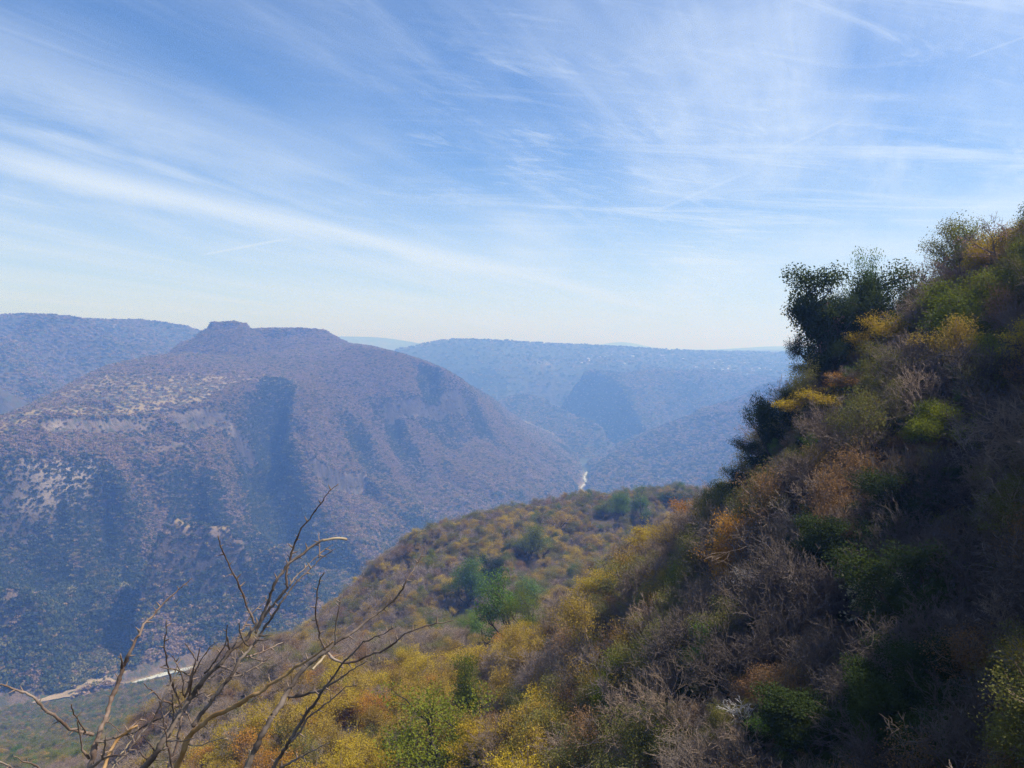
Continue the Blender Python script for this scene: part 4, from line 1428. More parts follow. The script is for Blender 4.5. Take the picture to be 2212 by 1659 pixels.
def mix_kinds(weights, n):
    names = list(weights)
    w = np.array([weights[k] for k in names], float)
    c = np.cumsum(w / w.sum())
    return np.array([KI[k] for k in names])[np.searchsorted(c, rs.uniform(size=n))]


MIXES = {
    'spur_bare': dict(bare_tree_mauve=.20, bare_tree=.18, bare_tree_pale=.18, rust_tree=.05, ochre_tree=.15, olive_tree=.19, gold_tree=.05),
    'spur_gold': dict(ochre_tree=.19, gold_tree=.10, olive_tree=.28, lime_tree=.12, bare_tree_mauve=.10, bare_tree_pale=.12, bare_tree=.07, rust_tree=.02),
    'spur_green': dict(olive_tree=.28, lime_tree=.12, green_tree=.08, ochre_tree=.16, bare_tree_mauve=.2, bare_tree=.16),
    'shelf_bare': dict(bare_tree_pale=.28, bare_tree=.28, bare_tree_mauve=.22, rust_tree=.12, ochre_tree=.08, olive_tree=.06),
    'shelf_gold': dict(ochre_tree=.36, gold_tree=.22, bare_tree=.14, bare_tree_pale=.06, rust_tree=.08, olive_tree=.07, orange_tree=.07),
    'slope': dict(bare_tree=.24, bare_tree_shade_tone=.17, bare_tree_mauve=.05, bare_tree_pale=.08, rust_tree=.16, olive_tree=.20, ochre_tree=.07, lime_tree=.03),
    'slope_top': dict(bare_tree=.20, bare_tree_mauve=.08, olive_tree=.30, lime_tree=.20, rust_tree=.08, gold_tree=.06, ochre_tree=.06, pink_tree=.05),
    'slope_shade_tone': dict(bare_tree_shade_tone=.76, bare_tree=.06, olive_tree=.04, dark_tree=.08, rust_tree=.06),  # darker kinds gathered to paint shade into the low right end
    'lower': dict(olive_tree=.40, green_tree=.08, lime_tree=.20, ochre_tree=.18, bare_tree_pale=.08, bare_tree=.08),
}
REGION_WORDS = {'spur': 'on the forested spur', 'shelf': 'on the near shelf', 'slope': 'on the steep shaded slope', 'lower': 'on the slope down to the river'}


def region(x, y):
    """which part of the hillside: the steep slope, the shelf, the spur beyond, the fall to the river"""
    r, t = np.hypot(x, y), np.degrees(np.arctan2(x, y))
    sl = (r < 172) & (t > 3.0 + 10 * sstep(r, 95, 150))
    lower = (t < -19) & (r > 215)
    spur = (r > 285) & ~lower
    return np.where(sl, 0, np.where(lower, 3, np.where(spur, 2, 1)))


def woods(cell, rlim):
    x, y = jitter_grid(-900, 900, 4, 1250, cell, rs) if rlim[1] > 200 else jitter_grid(-160, 190, -4, 210, cell, rs)
    x2, y2 = x + rs.uniform(-cell, cell, len(x)), y + rs.uniform(-cell, cell, len(x))
    s2 = slope_at(x2, y2, 3)
    m = rs.uniform(size=len(x)) < np.clip(np.sqrt(1 + s2 * s2) - 1, 0, 1)         # steep ground has more surface
    x, y = np.r_[x, x2[m]], np.r_[y, y2[m]]
    r = np.hypot(x, y)
    m = (r > rlim[0]) & (r < rlim[1])
    x, y = x[m], y[m]
    m = seen(x, y) & (land_of(x, y) == IDX['near_hillside'])
    return x[m], y[m]


parts_xy = [woods(2.9, (9, 45)), woods(3.6, (45, 130)), woods(4.6, (130, 300)), woods(5.4, (300, 1240))]
x = np.concatenate([p[0] for p in parts_xy])
y = np.concatenate([p[1] for p in parts_xy])
keep = seg_dist(x, y, RIVER)[0] > 30
for hx, hy, hr, hrr in HERO:
    d = np.hypot(x - hx, y - hy)
    rr_ = np.hypot(x, y)
    lat = np.abs(x * hy - y * hx) / hrr
    keep &= ~(d < 0.62 * hr)
    keep &= ~((lat < 0.9 * hr) & (rr_ < hrr) & (rr_ > hrr - 3.0 * hr))      # a clearing on its open side
x, y = x[keep], y[keep]
z = ground_z(x, y)
r = np.hypot(x, y)
reg = region(x, y)
n1 = fbm(x / 60, y / 60, 3, 201)
n2 = fbm(x / 38, y / 38, 2, 203)
az = np.degrees(np.arctan2(x, y))
n = len(x)
pick = {k: mix_kinds(w, n) for k, w in MIXES.items()}
kind = np.where(n1 + 0.35 * n2 > -0.04, pick['spur_gold'], pick['spur_bare'])
kind = np.where((reg == 2) & (n2 > 0.28), pick['spur_green'], kind)
kind = np.where((reg == 2) & (r > 560) & (az > 3) & (n1 > -0.25), pick['spur_green'], kind)
kind = np.where((reg == 2) & (az < -7.5), pick['spur_bare'], kind)
kind = np.where((reg == 1), np.where(n1 + 0.5 * n2 > 0.0, pick['shelf_gold'], pick['shelf_bare']), kind)
kind = np.where((reg == 1) & (r > 195), pick['shelf_bare'], kind)
kind = np.where(reg == 0, pick['slope'], kind)
kind = np.where((reg == 0) & (z < -14 + 4 * n2) & (az > 16 + 8 * n1) & (r < 72), pick['slope_shade_tone'], kind)
kind = np.where((reg == 0) & (z > -3), pick['slope_top'], kind)
kind = np.where(reg == 3, np.where(r < 430, pick['shelf_bare'], pick['lower']), kind)
h = rs.uniform(5.0, 8.8, n) * (1.05 + 0.45 * n2)
h = np.where(reg == 1, rs.uniform(5.5, 9.0, n), h)
h = np.where((reg == 1) & (r > 180), h * 0.72, h)
h = np.where(reg == 0, np.interp(r, [8, 30, 60, 110], [1.8, 3.8, 6.2, 6.6]) * rs.uniform(0.7, 1.2, n) * np.where(z > 1, 1.18, 1.0), h)
h = np.where(reg == 3, rs.uniform(4.5, 7.5, n), h)
# never in the way of the viewpoint itself
top = (z + h) / r
h = np.where((r < 30) & (az < 12), np.minimum(h, 2.5), h)
var = np.array([rs.randint(len(STOCK[ALL[k]]['shapes'])) for k in kind])
app = h / r
NAMES = np.array([NAME[ALL[k]] for k in kind])
sel = np.zeros(n, bool)
onscreen = np.abs(az) < 33.5
LIMIT = dict(bare_tree=296, ochre_tree=180, yellow_tree=110, olive_green_tree=130, rust_brown_tree=90, lime_green_tree=70, green_tree=50, dark_green_tree=30, orange_tree=30, pinkish_tree=20, pale_leaved_tree=0)
for nm, lim in LIMIT.items():
    c = np.where((NAMES == nm) & onscreen)[0]
    c = c[np.argsort(-app[c])]
    sel[c[:lim]] = True
WHAT = dict(bare_tree='leafless brown tree', ochre_tree='thin ochre tree', yellow_tree='golden yellow tree', olive_green_tree='dull olive tree', rust_brown_tree='rust brown tree',
            lime_green_tree='yellow green tree', green_tree='leafy green tree', dark_green_tree='dark green tree', orange_tree='orange leaved tree', pinkish_tree='thin pinkish tree')
RK = ('slope', 'shelf', 'spur', 'lower')


def pixel(px_, py_, pz_):
    c, s_ = math.cos(PITCH), math.sin(PITCH)
    d, up = py_ * c + pz_ * s_, -py_ * s_ + pz_ * c
    return 1106 + FPX * px_ / d, 829.5 - FPX * up / d


SIDES = ('right of', 'above and right of', 'above', 'above and left of', 'left of', 'below and left of', 'below', 'below and right of')
used_labels = set()
MARKS += [(300, 1478, 'river sandbank', 60), (645, 1180, 'tallest shrub stem', 60), (60, 1500, 'arching shrub branch', 60), (860, 1225, 'rock step on the spur', 60), (500, 1480, 'main shrub stems', 80), (800, 1290, 'long right shrub stem', 80)]


def describe(what, px_, py_, pz_, hh_):
    """a label by the nearest tree that stands out"""
    u, v = pixel(px_, py_, pz_ + 0.6 * hh_)
    near = sorted((math.hypot(u - a, v - b), a, b, t) for a, b, t, w in MARKS)
    lab = None
    for dd, a, b, t in near[:9]:
        ang = math.atan2(-(v - b), u - a)
        side = SIDES[int(round(ang / (math.pi / 4))) % 8]
        for size in ('', 'tall ' if hh_ > 6.3 else 'low '):
            for far_ in (('next ', '') if dd < 90 else ('some way ', 'well ') if dd < 220 else ('far ', 'farther ')):
                lab = '%s%s %s%s the %s' % (size, what, far_, side, t)
                if lab not in used_labels and len(lab.split()) <= 16:
                    used_labels.add(lab)
                    return lab
    return lab


for i in np.where(sel)[0]:
    k = ALL[kind[i]]
    what = WHAT[NAMES[i]]
    if k == 'bare_tree_pale':
        what = 'leafless pale grey tree'
    if k == 'bare_tree_shade_tone':
        what = 'leafless shade-darkened tangled tree'
    if k == 'bare_tree_mauve':
        what = 'leafless mauve brown tree'
    place = RK[reg[i]]
    lab = describe(what, x[i], y[i], z[i], h[i])
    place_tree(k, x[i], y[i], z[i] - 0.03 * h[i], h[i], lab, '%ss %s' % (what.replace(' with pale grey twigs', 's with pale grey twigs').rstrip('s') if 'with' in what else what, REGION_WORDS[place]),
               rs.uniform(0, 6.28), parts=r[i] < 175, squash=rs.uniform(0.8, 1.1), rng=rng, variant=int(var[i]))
# everything else of the wood, past the limit of single trees
off, srcs = {}, []
for k in ALL:
    off[KI[k]] = len(srcs)
    for v_ in range(len(STOCK[k]['shapes'])):
        srcs.append(joined_of(k, v_))
o_ = np.array([off[i] for i in range(len(ALL))])
rest = ~sel
for nm, rg in (('spur_woods', 2), ('shelf_woods', 1), ('slope_thicket', 0), ('riverside_woods', 3)):
    m = rest & (reg == rg)
    if m.any():
        s_ = h[m] / 8
        q_ = rs.uniform(0.75, 1.1, m.sum())
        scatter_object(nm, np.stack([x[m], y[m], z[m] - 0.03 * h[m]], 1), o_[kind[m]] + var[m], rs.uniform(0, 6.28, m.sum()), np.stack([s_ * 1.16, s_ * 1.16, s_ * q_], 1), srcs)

# low growth under the trees
UNDER = [clump_mesh(301, LEAF_RUST, n=110, leaf=0.16), clump_mesh(302, LEAF_OLIVE, n=120, leaf=0.15), clump_mesh(303, FAR_TAN, n=90, leaf=0.15), clump_mesh(304, LEAF_DARK, n=120, leaf=0.15)] + [joined_of('bare_tree', 0), joined_of('bare_tree_shade_tone', 0), joined_of('bare_tree_pale', 1)]
ux, uy = jitter_grid(-130, 170, 2.5, 200, 1.5, rs)
sl_ = slope_at(ux, uy, 2)
m = rs.uniform(size=len(ux)) < np.clip(np.sqrt(1 + sl_ * sl_) - 1, 0, 1)
ux, uy = np.r_[ux, ux[m] + rs.uniform(-1, 1, m.sum())], np.r_[uy, uy[m] + rs.uniform(-1, 1, m.sum())]
ur = np.hypot(ux, uy)
m = (ur > 6) & (ur < 200)
ux, uy = ux[m], uy[m]
m = seen(ux, uy) & (land_of(ux, uy) == IDX['near_hillside'])
ux, uy = ux[m], uy[m]
uz = ground_z(ux, uy)
ur = np.hypot(ux, uy)
UNDER += [joined_of('dark_tree', 0), joined_of('olive_tree', 0), joined_of('rust_tree', 0), joined_of('green_tree', 1)]
far_i = rs.choice(11, len(ux), p=[.12, .12, .04, .08, .12, .16, .06, .06, .12, .08, .04])
near_i = rs.choice(11, len(ux), p=[0, 0, 0, 0, .1, .42, 0, .16, .18, .08, .06])
ui = np.where(ur < 50, near_i, far_i)
us = np.where(ui < 4, rs.uniform(0.9, 2.2, len(ux)) * np.interp(ur, [6, 40, 90], [0.45, 0.8, 1.2]), rs.uniform(0.16, 0.40, len(ux)) * np.interp(ur, [6, 40, 90], [0.6, 0.9, 1.15]))
scatter_object('undergrowth', np.stack([ux, uy, uz - 0.05], 1), ui, rs.uniform(0, 6.28, len(ux)), np.stack([us, us, us * rs.uniform(0.6, 1.0, len(ux))], 1), UNDER)
print('TREES', TALLY, 'rest', int(rest.sum()), 'under', len(ux))
# ------------------------------------------------------------------ the thorny shrub on the ledge in front
def bark_shrub():
    mt, T, b = new_mat('shrub_bark', 0.7, 0.3)
    tc = T.new('ShaderNodeTexCoord')
    mp = T.new('ShaderNodeMapping')
    T.l.new(tc.outputs['Object'], mp.inputs['Vector'])
    n1 = T.noise(mp.outputs[0], 16, 5, 0.65)
    n2 = T.noise(mp.outputs[0], 130, 3, 0.6)
    n3 = T.noise(mp.outputs[0], 5, 3, 0.5)
    c = T.mix(T.ss(n1, 0.36, 0.66), (0.10, 0.058, 0.04), (0.24, 0.165, 0.12))
    c = T.mix(T.m('MULTIPLY', T.ss(n3, 0.5, 0.66), 0.8), c, (0.36, 0.28, 0.215))
    c = T.mix(T.ss(n2, 0.60, 0.72), c, (0.09, 0.055, 0.04))
    T.put(b.inputs['Base Color'], c)
    bp = T.new('ShaderNodeBump')
    bp.inputs['Distance'].default_value = 0.0012
    bp.inputs['Strength'].default_value = 0.8
    T.put(bp.inputs['Height'], T.m('ADD', n1, n2))
    T.l.new(bp.outputs[0], b.inputs['Normal'])
    return mt


def plain_bark(name, a, c, sc):
    mt, T, b = new_mat(name, 0.75, 0.25)
    tc = T.new('ShaderNodeTexCoord')
    T.put(b.inputs['Base Color'], T.mix(T.ss(T.noise(tc.outputs['Object'], sc, 4, 0.6), 0.35, 0.65), a, c))
    return mt


SHRUB_BARK = bark_shrub()
OLD_BARK = plain_bark('old_stem_bark', (0.07, 0.048, 0.036), (0.20, 0.15, 0.115), 22)
ORANGE_BARK = plain_bark('orange_stem_bark', (0.26, 0.13, 0.04), (0.36, 0.22, 0.10), 20)
STRAW = plain_bark('split_wood', (0.24, 0.175, 0.105), (0.36, 0.275, 0.175), 30)
THORN = plain_bark('thorn_wood', (0.13, 0.085, 0.06), (0.28, 0.20, 0.15), 40)

Z1, Z2, Z3, Z4, Z5, Z6 = (0, 1540), (300, 1540), (300, 1380), (500, 1160), (680, 1300), (560, 1540)
KZ = 4.9375
F25 = FPX * 2500 / 2212


def spot(zone, x, y):
    return zone[0] + x / KZ, zone[1] + y / KZ


def at_depth(U, V, d):
    """the place at depth d (metres ahead) on the sight line of a point of the 2500-wide picture"""
    x, y = (U - 1250) / F25, -(V - 937.5) / F25
    c, s = math.cos(PITCH), math.sin(PITCH)
    return np.array([x * d, (c - y * s) * d, (s + y * c) * d])


# each branch: zone-tagged points, widths at both ends (in fifths of a picture pixel), depth change along it, bark
BR = [
    # main stems
    ([(Z2, 250, 1654), (Z2, 370, 1500), (Z2, 460, 1360), (Z2, 520, 1250), (Z2, 600, 1110), (Z2, 700, 950), (Z2, 790, 800), (Z2, 890, 690), (Z2, 960, 590), (Z2, 1060, 490), (Z2, 1160, 420), (Z2, 1220, 320),
      (Z2, 1290, 230), (Z2, 1400, 150), (Z2, 1480, 90), (Z3, 1540, 800), (Z3, 1600, 730), (Z3, 1680, 650), (Z3, 1740, 560), (Z3, 1840, 450), (Z3, 1920, 340), (Z3, 1990, 270)], 100, 36, 0.10, 1.90, OLD_BARK),
    ([(Z2, 630, 1654), (Z2, 690, 1530), (Z2, 720, 1400), (Z2, 760, 1280), (Z2, 840, 1180), (Z2, 960, 1090), (Z2, 1170, 1000), (Z2, 1300, 920), (Z2, 1400, 880), (Z2, 1560, 770), (Z2, 1770, 640), (Z2, 1930, 560), (Z2, 2080, 430),
      (Z6, 830, 420), (Z6, 1050, 310), (Z6, 1160, 220), (Z6, 1250, 130)], 96, 22, -0.20, 1.80, ORANGE_BARK),
    ([(Z6, 210, 1654), (Z6, 280, 1480), (Z6, 340, 1330), (Z6, 430, 1160), (Z6, 520, 1010), (Z6, 620, 830), (Z6, 720, 720), (Z6, 800, 600), (Z6, 900, 480), (Z6, 1010, 390), (Z6, 1100, 310), (Z6, 1190, 260), (Z6, 1260, 190), (Z5, 700, 1340),
      (Z5, 800, 1290), (Z5, 930, 1190), (Z5, 1100, 1070), (Z5, 1260, 940), (Z5, 1400, 800), (Z5, 1490, 690), (Z5, 1540, 530), (Z5, 1620, 410), (Z5, 1670, 340), (Z5, 1745, 200)], 98, 13, 0.25, 1.75, OLD_BARK),
    ([(Z6, 540, 1654), (Z6, 620, 1500), (Z6, 720, 1370), (Z6, 780, 1250), (Z6, 830, 1130), (Z6, 920, 980), (Z6, 1020, 850), (Z6, 1100, 720), (Z6, 1160, 620), (Z6, 1230, 530), (Z6, 1320, 420), (Z6, 1400, 340), (Z6, 1530, 220), (Z6, 1590, 150),
      (Z5, 1180, 1235), (Z5, 1385, 1145)], 58, 14, -0.2, 1.62, OLD_BARK),
    ([(Z1, 1080, 1654), (Z1, 1120, 1450), (Z1, 1150, 1300), (Z1, 1160, 1230), (Z1, 1210, 1110), (Z1, 1270, 940), (Z1, 1310, 800), (Z1, 1370, 680), (Z1, 1430, 560), (Z1, 1460, 460), (Z1, 1550, 320), (Z1, 1590, 220), (Z1, 1690, 70),
      (Z3, 210, 880), (Z3, 300, 690), (Z3, 420, 590), (Z3, 490, 490), (Z3, 600, 390), (Z3, 720, 250), (Z3, 830, 160)], 88, 13, 0.2, 1.85, SHRUB_BARK),
    # second order
    ([(Z2, 850, 1160), (Z2, 870, 1110), (Z2, 930, 1010), (Z2, 1040, 900), (Z2, 1080, 820), (Z2, 1190, 680), (Z2, 1290, 560), (Z2, 1340, 470), (Z2, 1400, 360), (Z2, 1470, 290), (Z2, 1530, 180), (Z2, 1620, 80), (Z3, 1690, 760), (Z3, 1780, 640),
      (Z3, 1850, 530), (Z3, 1950, 400), (Z3, 2010, 330), (Z4, 1080, 1340), (Z4, 1150, 1260), (Z4, 1250, 1160), (Z4, 1330, 1080), (Z4, 1390, 1000), (Z4, 1480, 950), (Z4, 1570, 890)], 62, 12, 0.1, None, OLD_BARK),
    ([(Z3, 1985, 275), (Z4, 975, 1260), (Z4, 975, 1160), (Z4, 1000, 1060), (Z4, 1020, 960), (Z4, 1060, 850), (Z4, 1110, 760), (Z4, 1160, 630), (Z4, 1250, 540), (Z4, 1300, 430), (Z4, 1370, 360), (Z4, 1440, 270), (Z4, 1490, 200), (Z4, 1560, 150), (Z4, 1610, 105)], 38, 10, -0.1, None, SHRUB_BARK),
    ([(Z3, 1600, 820), (Z3, 1640, 700), (Z3, 1690, 470), (Z3, 1780, 270), (Z3, 1830, 150), (Z4, 930, 1150), (Z4, 1000, 1060), (Z4, 1060, 1000), (Z4, 1180, 920), (Z4, 1250, 850), (Z4, 1330, 820), (Z4, 1420, 780)], 46, 34, 0.05, None, OLD_BARK),
    ([(Z4, 1405, 785), (Z4, 1460, 775), (Z4, 1540, 772), (Z4, 1620, 762), (Z4, 1710, 775)], 36, 40, 0.05, None, STRAW),
    ([(Z3, 1590, 705), (Z3, 1540, 590), (Z3, 1460, 440), (Z3, 1410, 320), (Z3, 1330, 150), (Z3, 1270, 0), (Z4, 260, 1030), (Z4, 200, 870), (Z4, 160, 730)], 36, 17, -0.18, None, SHRUB_BARK),
    ([(Z4, 1020, 1340), (Z4, 1100, 1230), (Z4, 1200, 1130), (Z4, 1280, 1030), (Z4, 1340, 970), (Z4, 1400, 940), (Z4, 1460, 885), (Z4, 1550, 840)], 24, 9, 0.1, None, OLD_BARK),
    ([(Z4, 1378, 1000), (Z4, 1374, 860), (Z4, 1378, 695)], 20, 14, 0.05, None, SHRUB_BARK),
    ([(Z3, 1370, 930), (Z3, 1430, 790), (Z3, 1500, 690), (Z3, 1580, 560), (Z3, 1640, 490), (Z3, 1750, 410)], 24, 12, 0.15, None, OLD_BARK),
    ([(Z3, 985, 1300), (Z3, 1080, 1200), (Z3, 1160, 1080), (Z3, 1230, 960), (Z3, 1250, 820), (Z3, 1262, 718)], 28, 15, -0.12, None, OLD_BARK),
    ([(Z3, 1285, 1015), (Z3, 1262, 930), (Z3, 1262, 865)], 30, 20, -0.05, None, SHRUB_BARK),
    ([(Z3, 1512, 972), (Z3, 1450, 900), (Z3, 1410, 820), (Z3, 1400, 695)], 24, 16, -0.08, None, OLD_BARK),
    ([(Z3, 1640, 850), (Z3, 1720, 835), (Z3, 1805, 838)], 26, 14, 0.0, None, OLD_BARK),
    ([(Z3, 1620, 905), (Z3, 1710, 915), (Z3, 1770, 880)], 22, 12, -0.05, None, SHRUB_BARK),
    ([(Z3, 1490, 1105), (Z3, 1600, 1085), (Z3, 1700, 1035), (Z3, 1800, 985), (Z3, 1925, 930)], 26, 13, 0.12, None, SHRUB_BARK),
    ([(Z3, 1480, 1085), (Z3, 1560, 1118), (Z3, 1660, 1135), (Z3, 1745, 1137)], 28, 17, -0.05, None, SHRUB_BARK),
    ([(Z3, 1290, 1345), (Z3, 1440, 1320), (Z3, 1600, 1230), (Z3, 1700, 1175), (Z3, 1780, 1130), (Z3, 1818, 1105)], 26, 20, 0.1, None, OLD_BARK),
    ([(Z3, 1175, 1215), (Z3, 1300, 1280), (Z3, 1465, 1332)], 32, 18, -0.1, None, SHRUB_BARK),
    ([(Z3, 1030, 1372), (Z3, 1110, 1315), (Z3, 1180, 1280), (Z3, 1330, 1200)], 24, 18, 0.08, None, OLD_BARK),
    ([(Z3, 1350, 1180), (Z3, 1352, 1040)], 24, 18, 0.04, None, OLD_BARK),
    ([(Z3, 745, 1590), (Z3, 800, 1430), (Z3, 850, 1250), (Z3, 885, 1150), (Z3, 882, 1112), (Z3, 815, 1020), (Z3, 752, 945)], 36, 15, -0.1, None, SHRUB_BARK),
    ([(Z3, 785, 1605), (Z3, 830, 1400), (Z3, 880, 1265), (Z3, 945, 1125), (Z3, 1020, 1030), (Z3, 1113, 915)], 34, 12, -0.14, None, SHRUB_BARK),
    ([(Z3, 895, 1150), (Z3, 908, 1080), (Z3, 930, 992)], 22, 12, -0.05, None, SHRUB_BARK),
    ([(Z2, 700, 930), (Z3, 650, 1600), (Z3, 590, 1470), (Z3, 560, 1350), (Z3, 530, 1250), (Z3, 515, 1160), (Z3, 517, 1050), (Z3, 500, 970), (Z3, 510, 890), (Z3, 520, 800), (Z3, 528, 663)], 34, 15, -0.2, None, SHRUB_BARK),
    ([(Z1, 1350, 1600), (Z1, 1480, 1520), (Z1, 1590, 1390), (Z1, 1730, 1230), (Z1, 1850, 1090), (Z1, 1930, 900), (Z1, 2000, 740), (Z1, 2060, 620), (Z1, 2110, 490), (Z1, 2190, 338)], 42, 13, 0.1, 1.74, OLD_BARK),
    ([(Z3, 730, 1570), (Z3, 710, 1400), (Z3, 690, 1290), (Z3, 650, 1200), (Z3, 590, 1088)], 24, 13, -0.1, None, SHRUB_BARK),
    ([(Z3, 835, 1350), (Z3, 720, 1300), (Z3, 600, 1268), (Z3, 447, 1224)], 26, 13, -0.12, None, OLD_BARK),
    ([(Z2, 690, 920), (Z2, 600, 890), (Z2, 480, 820), (Z2, 400, 740), (Z2, 320, 690), (Z2, 255, 635)], 30, 14, -0.15, None, SHRUB_BARK),
    ([(Z2, 600, 1110), (Z2, 600, 960), (Z2, 596, 820), (Z2, 592, 712)], 22, 14, -0.08, None, OLD_BARK),
    ([(Z2, 600, 1654), (Z2, 560, 1480), (Z2, 540, 1330), (Z2, 505, 1200), (Z2, 490, 1060), (Z2, 460, 950), (Z2, 437, 843)], 30, 14, -0.1, 1.70, SHRUB_BARK),
    ([(Z2, 515, 1190), (Z2, 545, 1022)], 16, 9, 0.02, None, SHRUB_BARK),
    ([(Z2, 560, 1650), (Z2, 600, 1560), (Z2, 655, 1350), (Z2, 690, 1180), (Z2, 718, 1030)], 56, 26, 0.06, 1.86, SHRUB_BARK),
    ([(Z1, 1150, 1345), (Z1, 1290, 1310), (Z1, 1490, 1240), (Z1, 1650, 1190), (Z1, 1780, 1100), (Z1, 1940, 1040), (Z1, 2110, 920), (Z2, 730, 875)], 44, 14, 0.05, None, OLD_BARK),
    ([(Z1, 1130, 1255), (Z1, 970, 1220), (Z1, 860, 1170), (Z1, 740, 1060), (Z1, 600, 960), (Z1, 480, 870), (Z1, 410, 800), (Z1, 300, 750), (Z1, 200, 720), (Z1, 0, 660), (Z1, -110, 655)], 52, 24, -0.15, None, SHRUB_BARK),
    ([(Z1, 1465, 450), (Z1, 1462, 370), (Z1, 1450, 278)], 38, 22, -0.04, None, SHRUB_BARK),
    ([(Z1, 1030, 1225), (Z1, 970, 1110), (Z1, 910, 1010), (Z1, 862, 888)], 26, 16, -0.08, None, SHRUB_BARK),
    ([(Z1, 1075, 1540), (Z1, 990, 1440), (Z1, 985, 1330), (Z1, 960, 1200), (Z1, 930, 1075)], 36, 16, -0.06, None, SHRUB_BARK),
    ([(Z1, 1255, 1654), (Z1, 1300, 1530), (Z1, 1370, 1400), (Z1, 1480, 1270), (Z1, 1570, 1200), (Z1, 1655, 1145)], 58, 36, 0.1, 1.80, ORANGE_BARK),
    ([(Z1, 1360, 1654), (Z1, 1490, 1450), (Z1, 1580, 1290), (Z1, 1622, 1208)], 34, 18, 0.05, 1.83, STRAW),
    ([(Z1, 1510, 1235), (Z1, 1640, 1105), (Z1, 1775, 988)], 24, 8, 0.05, None, SHRUB_BARK),
    ([(Z1, 1080, 1654), (Z1, 1220, 1560), (Z1, 1350, 1512), (Z1, 1512, 1496)], 46, 18, -0.05, 1.78, SHRUB_BARK),
    ([(Z1, 1235, 1550), (Z1, 1245, 1400), (Z1, 1282, 1252)], 32, 13, -0.05, None, OLD_BARK),
    ([(Z1, 1240, 1098), (Z1, 1340, 1105), (Z1, 1410, 1170), (Z1, 1452, 1232)], 15, 11, -0.03, None, SHRUB_BARK),
    ([(Z1, 200, 1680), (Z1, 120, 1620), (Z1, 40, 1580), (Z1, -90, 1556)], 34, 22, -0.05, 1.50, SHRUB_BARK),
    ([(Z1, 520, 1690), (Z1, 460, 1654), (Z1, 300, 1570), (Z1, 162, 1513)], 28, 15, -0.05, 1.55, SHRUB_BARK),
    ([(Z5, 595, 1450), (Z5, 680, 1530), (Z5, 800, 1550), (Z5, 940, 1540), (Z5, 1080, 1470), (Z5, 1200, 1440), (Z5, 1380, 1340), (Z5, 1540, 1220), (Z5, 1720, 1140), (Z5, 1950, 1090), (Z5, 2110, 1060)], 42, 14, -0.15, None, SHRUB_BARK),
    ([(Z5, 565, 1420), (Z5, 530, 1330), (Z5, 480, 1230), (Z5, 460, 1080), (Z5, 437, 980), (Z5, 460, 860), (Z5, 475, 720), (Z5, 500, 590), (Z5, 552, 485)], 28, 17, -0.1, None, SHRUB_BARK),
    ([(Z5, 680, 1350), (Z5, 695, 1180), (Z5, 720, 1010), (Z5, 725, 890), (Z5, 745, 808)], 28, 14, -0.08, None, SHRUB_BARK),
    ([(Z5, 720, 885), (Z5, 675, 838)], 18, 10, 0.0, None, SHRUB_BARK),
    ([(Z6, 1150, 300), (Z6, 1090, 390), (Z6, 1005, 462)], 34, 34, -0.08, None, STRAW),
    ([(Z6, 690, 775), (Z6, 780, 800), (Z6, 900, 780), (Z6, 1080, 720), (Z6, 1270, 640), (Z6, 1430, 540), (Z6, 1580, 450), (Z6, 1680, 358)], 46, 11, -0.12, None, OLD_BARK),
    ([(Z6, 745, 1340), (Z6, 880, 1200), (Z6, 960, 1080), (Z6, 1010, 1020), (Z6, 1100, 950), (Z6, 1280, 800), (Z6, 1400, 710), (Z6, 1540, 650)], 36, 12, -0.1, None, SHRUB_BARK),
    ([(Z6, 590, 1680), (Z6, 750, 1590), (Z6, 1000, 1470), (Z6, 1195, 1355)], 42, 11, -0.06, 1.58, OLD_BARK),
    ([(Z6, 190, 1670), (Z6, 225, 1550), (Z6, 250, 1440)], 30, 22, -0.03, None, STRAW),
    ([(Z2, 775, 1360), (Z2, 850, 1390), (Z2, 930, 1370), (Z2, 1100, 1320), (Z2, 1262, 1304)], 24, 14, -0.08, None, STRAW),
    ([(Z2, 530, 1330), (Z2, 730, 1320), (Z2, 866, 1294)], 24, 11, -0.06, None, OLD_BARK),
    ([(Z2, 740, 950), (Z2, 790, 1060), (Z2, 835, 1140)], 30, 22, 0.0, None, SHRUB_BARK),
    ([(Z2, 860, 800), (Z2, 930, 765), (Z2, 998, 738)], 18, 10, -0.04, None, OLD_BARK),
    ([(Z2, 980, 758), (Z2, 1055, 815), (Z2, 1040, 900)], 15, 13, -0.02, None, OLD_BARK),
    ([(Z2, 390, 1560), (Z2, 470, 1555), (Z2, 560, 1565)], 20, 12, -0.03, None, STRAW),
    ([(Z2, 300, 1555), (Z2, 250, 1500), (Z2, 200, 1452)], 28, 16, -0.05, None, SHRUB_BARK),
    ([(Z2, 375, 1440), (Z2, 310, 1350), (Z2, 248, 1268)], 24, 14, -0.05, None, SHRUB_BARK),
]


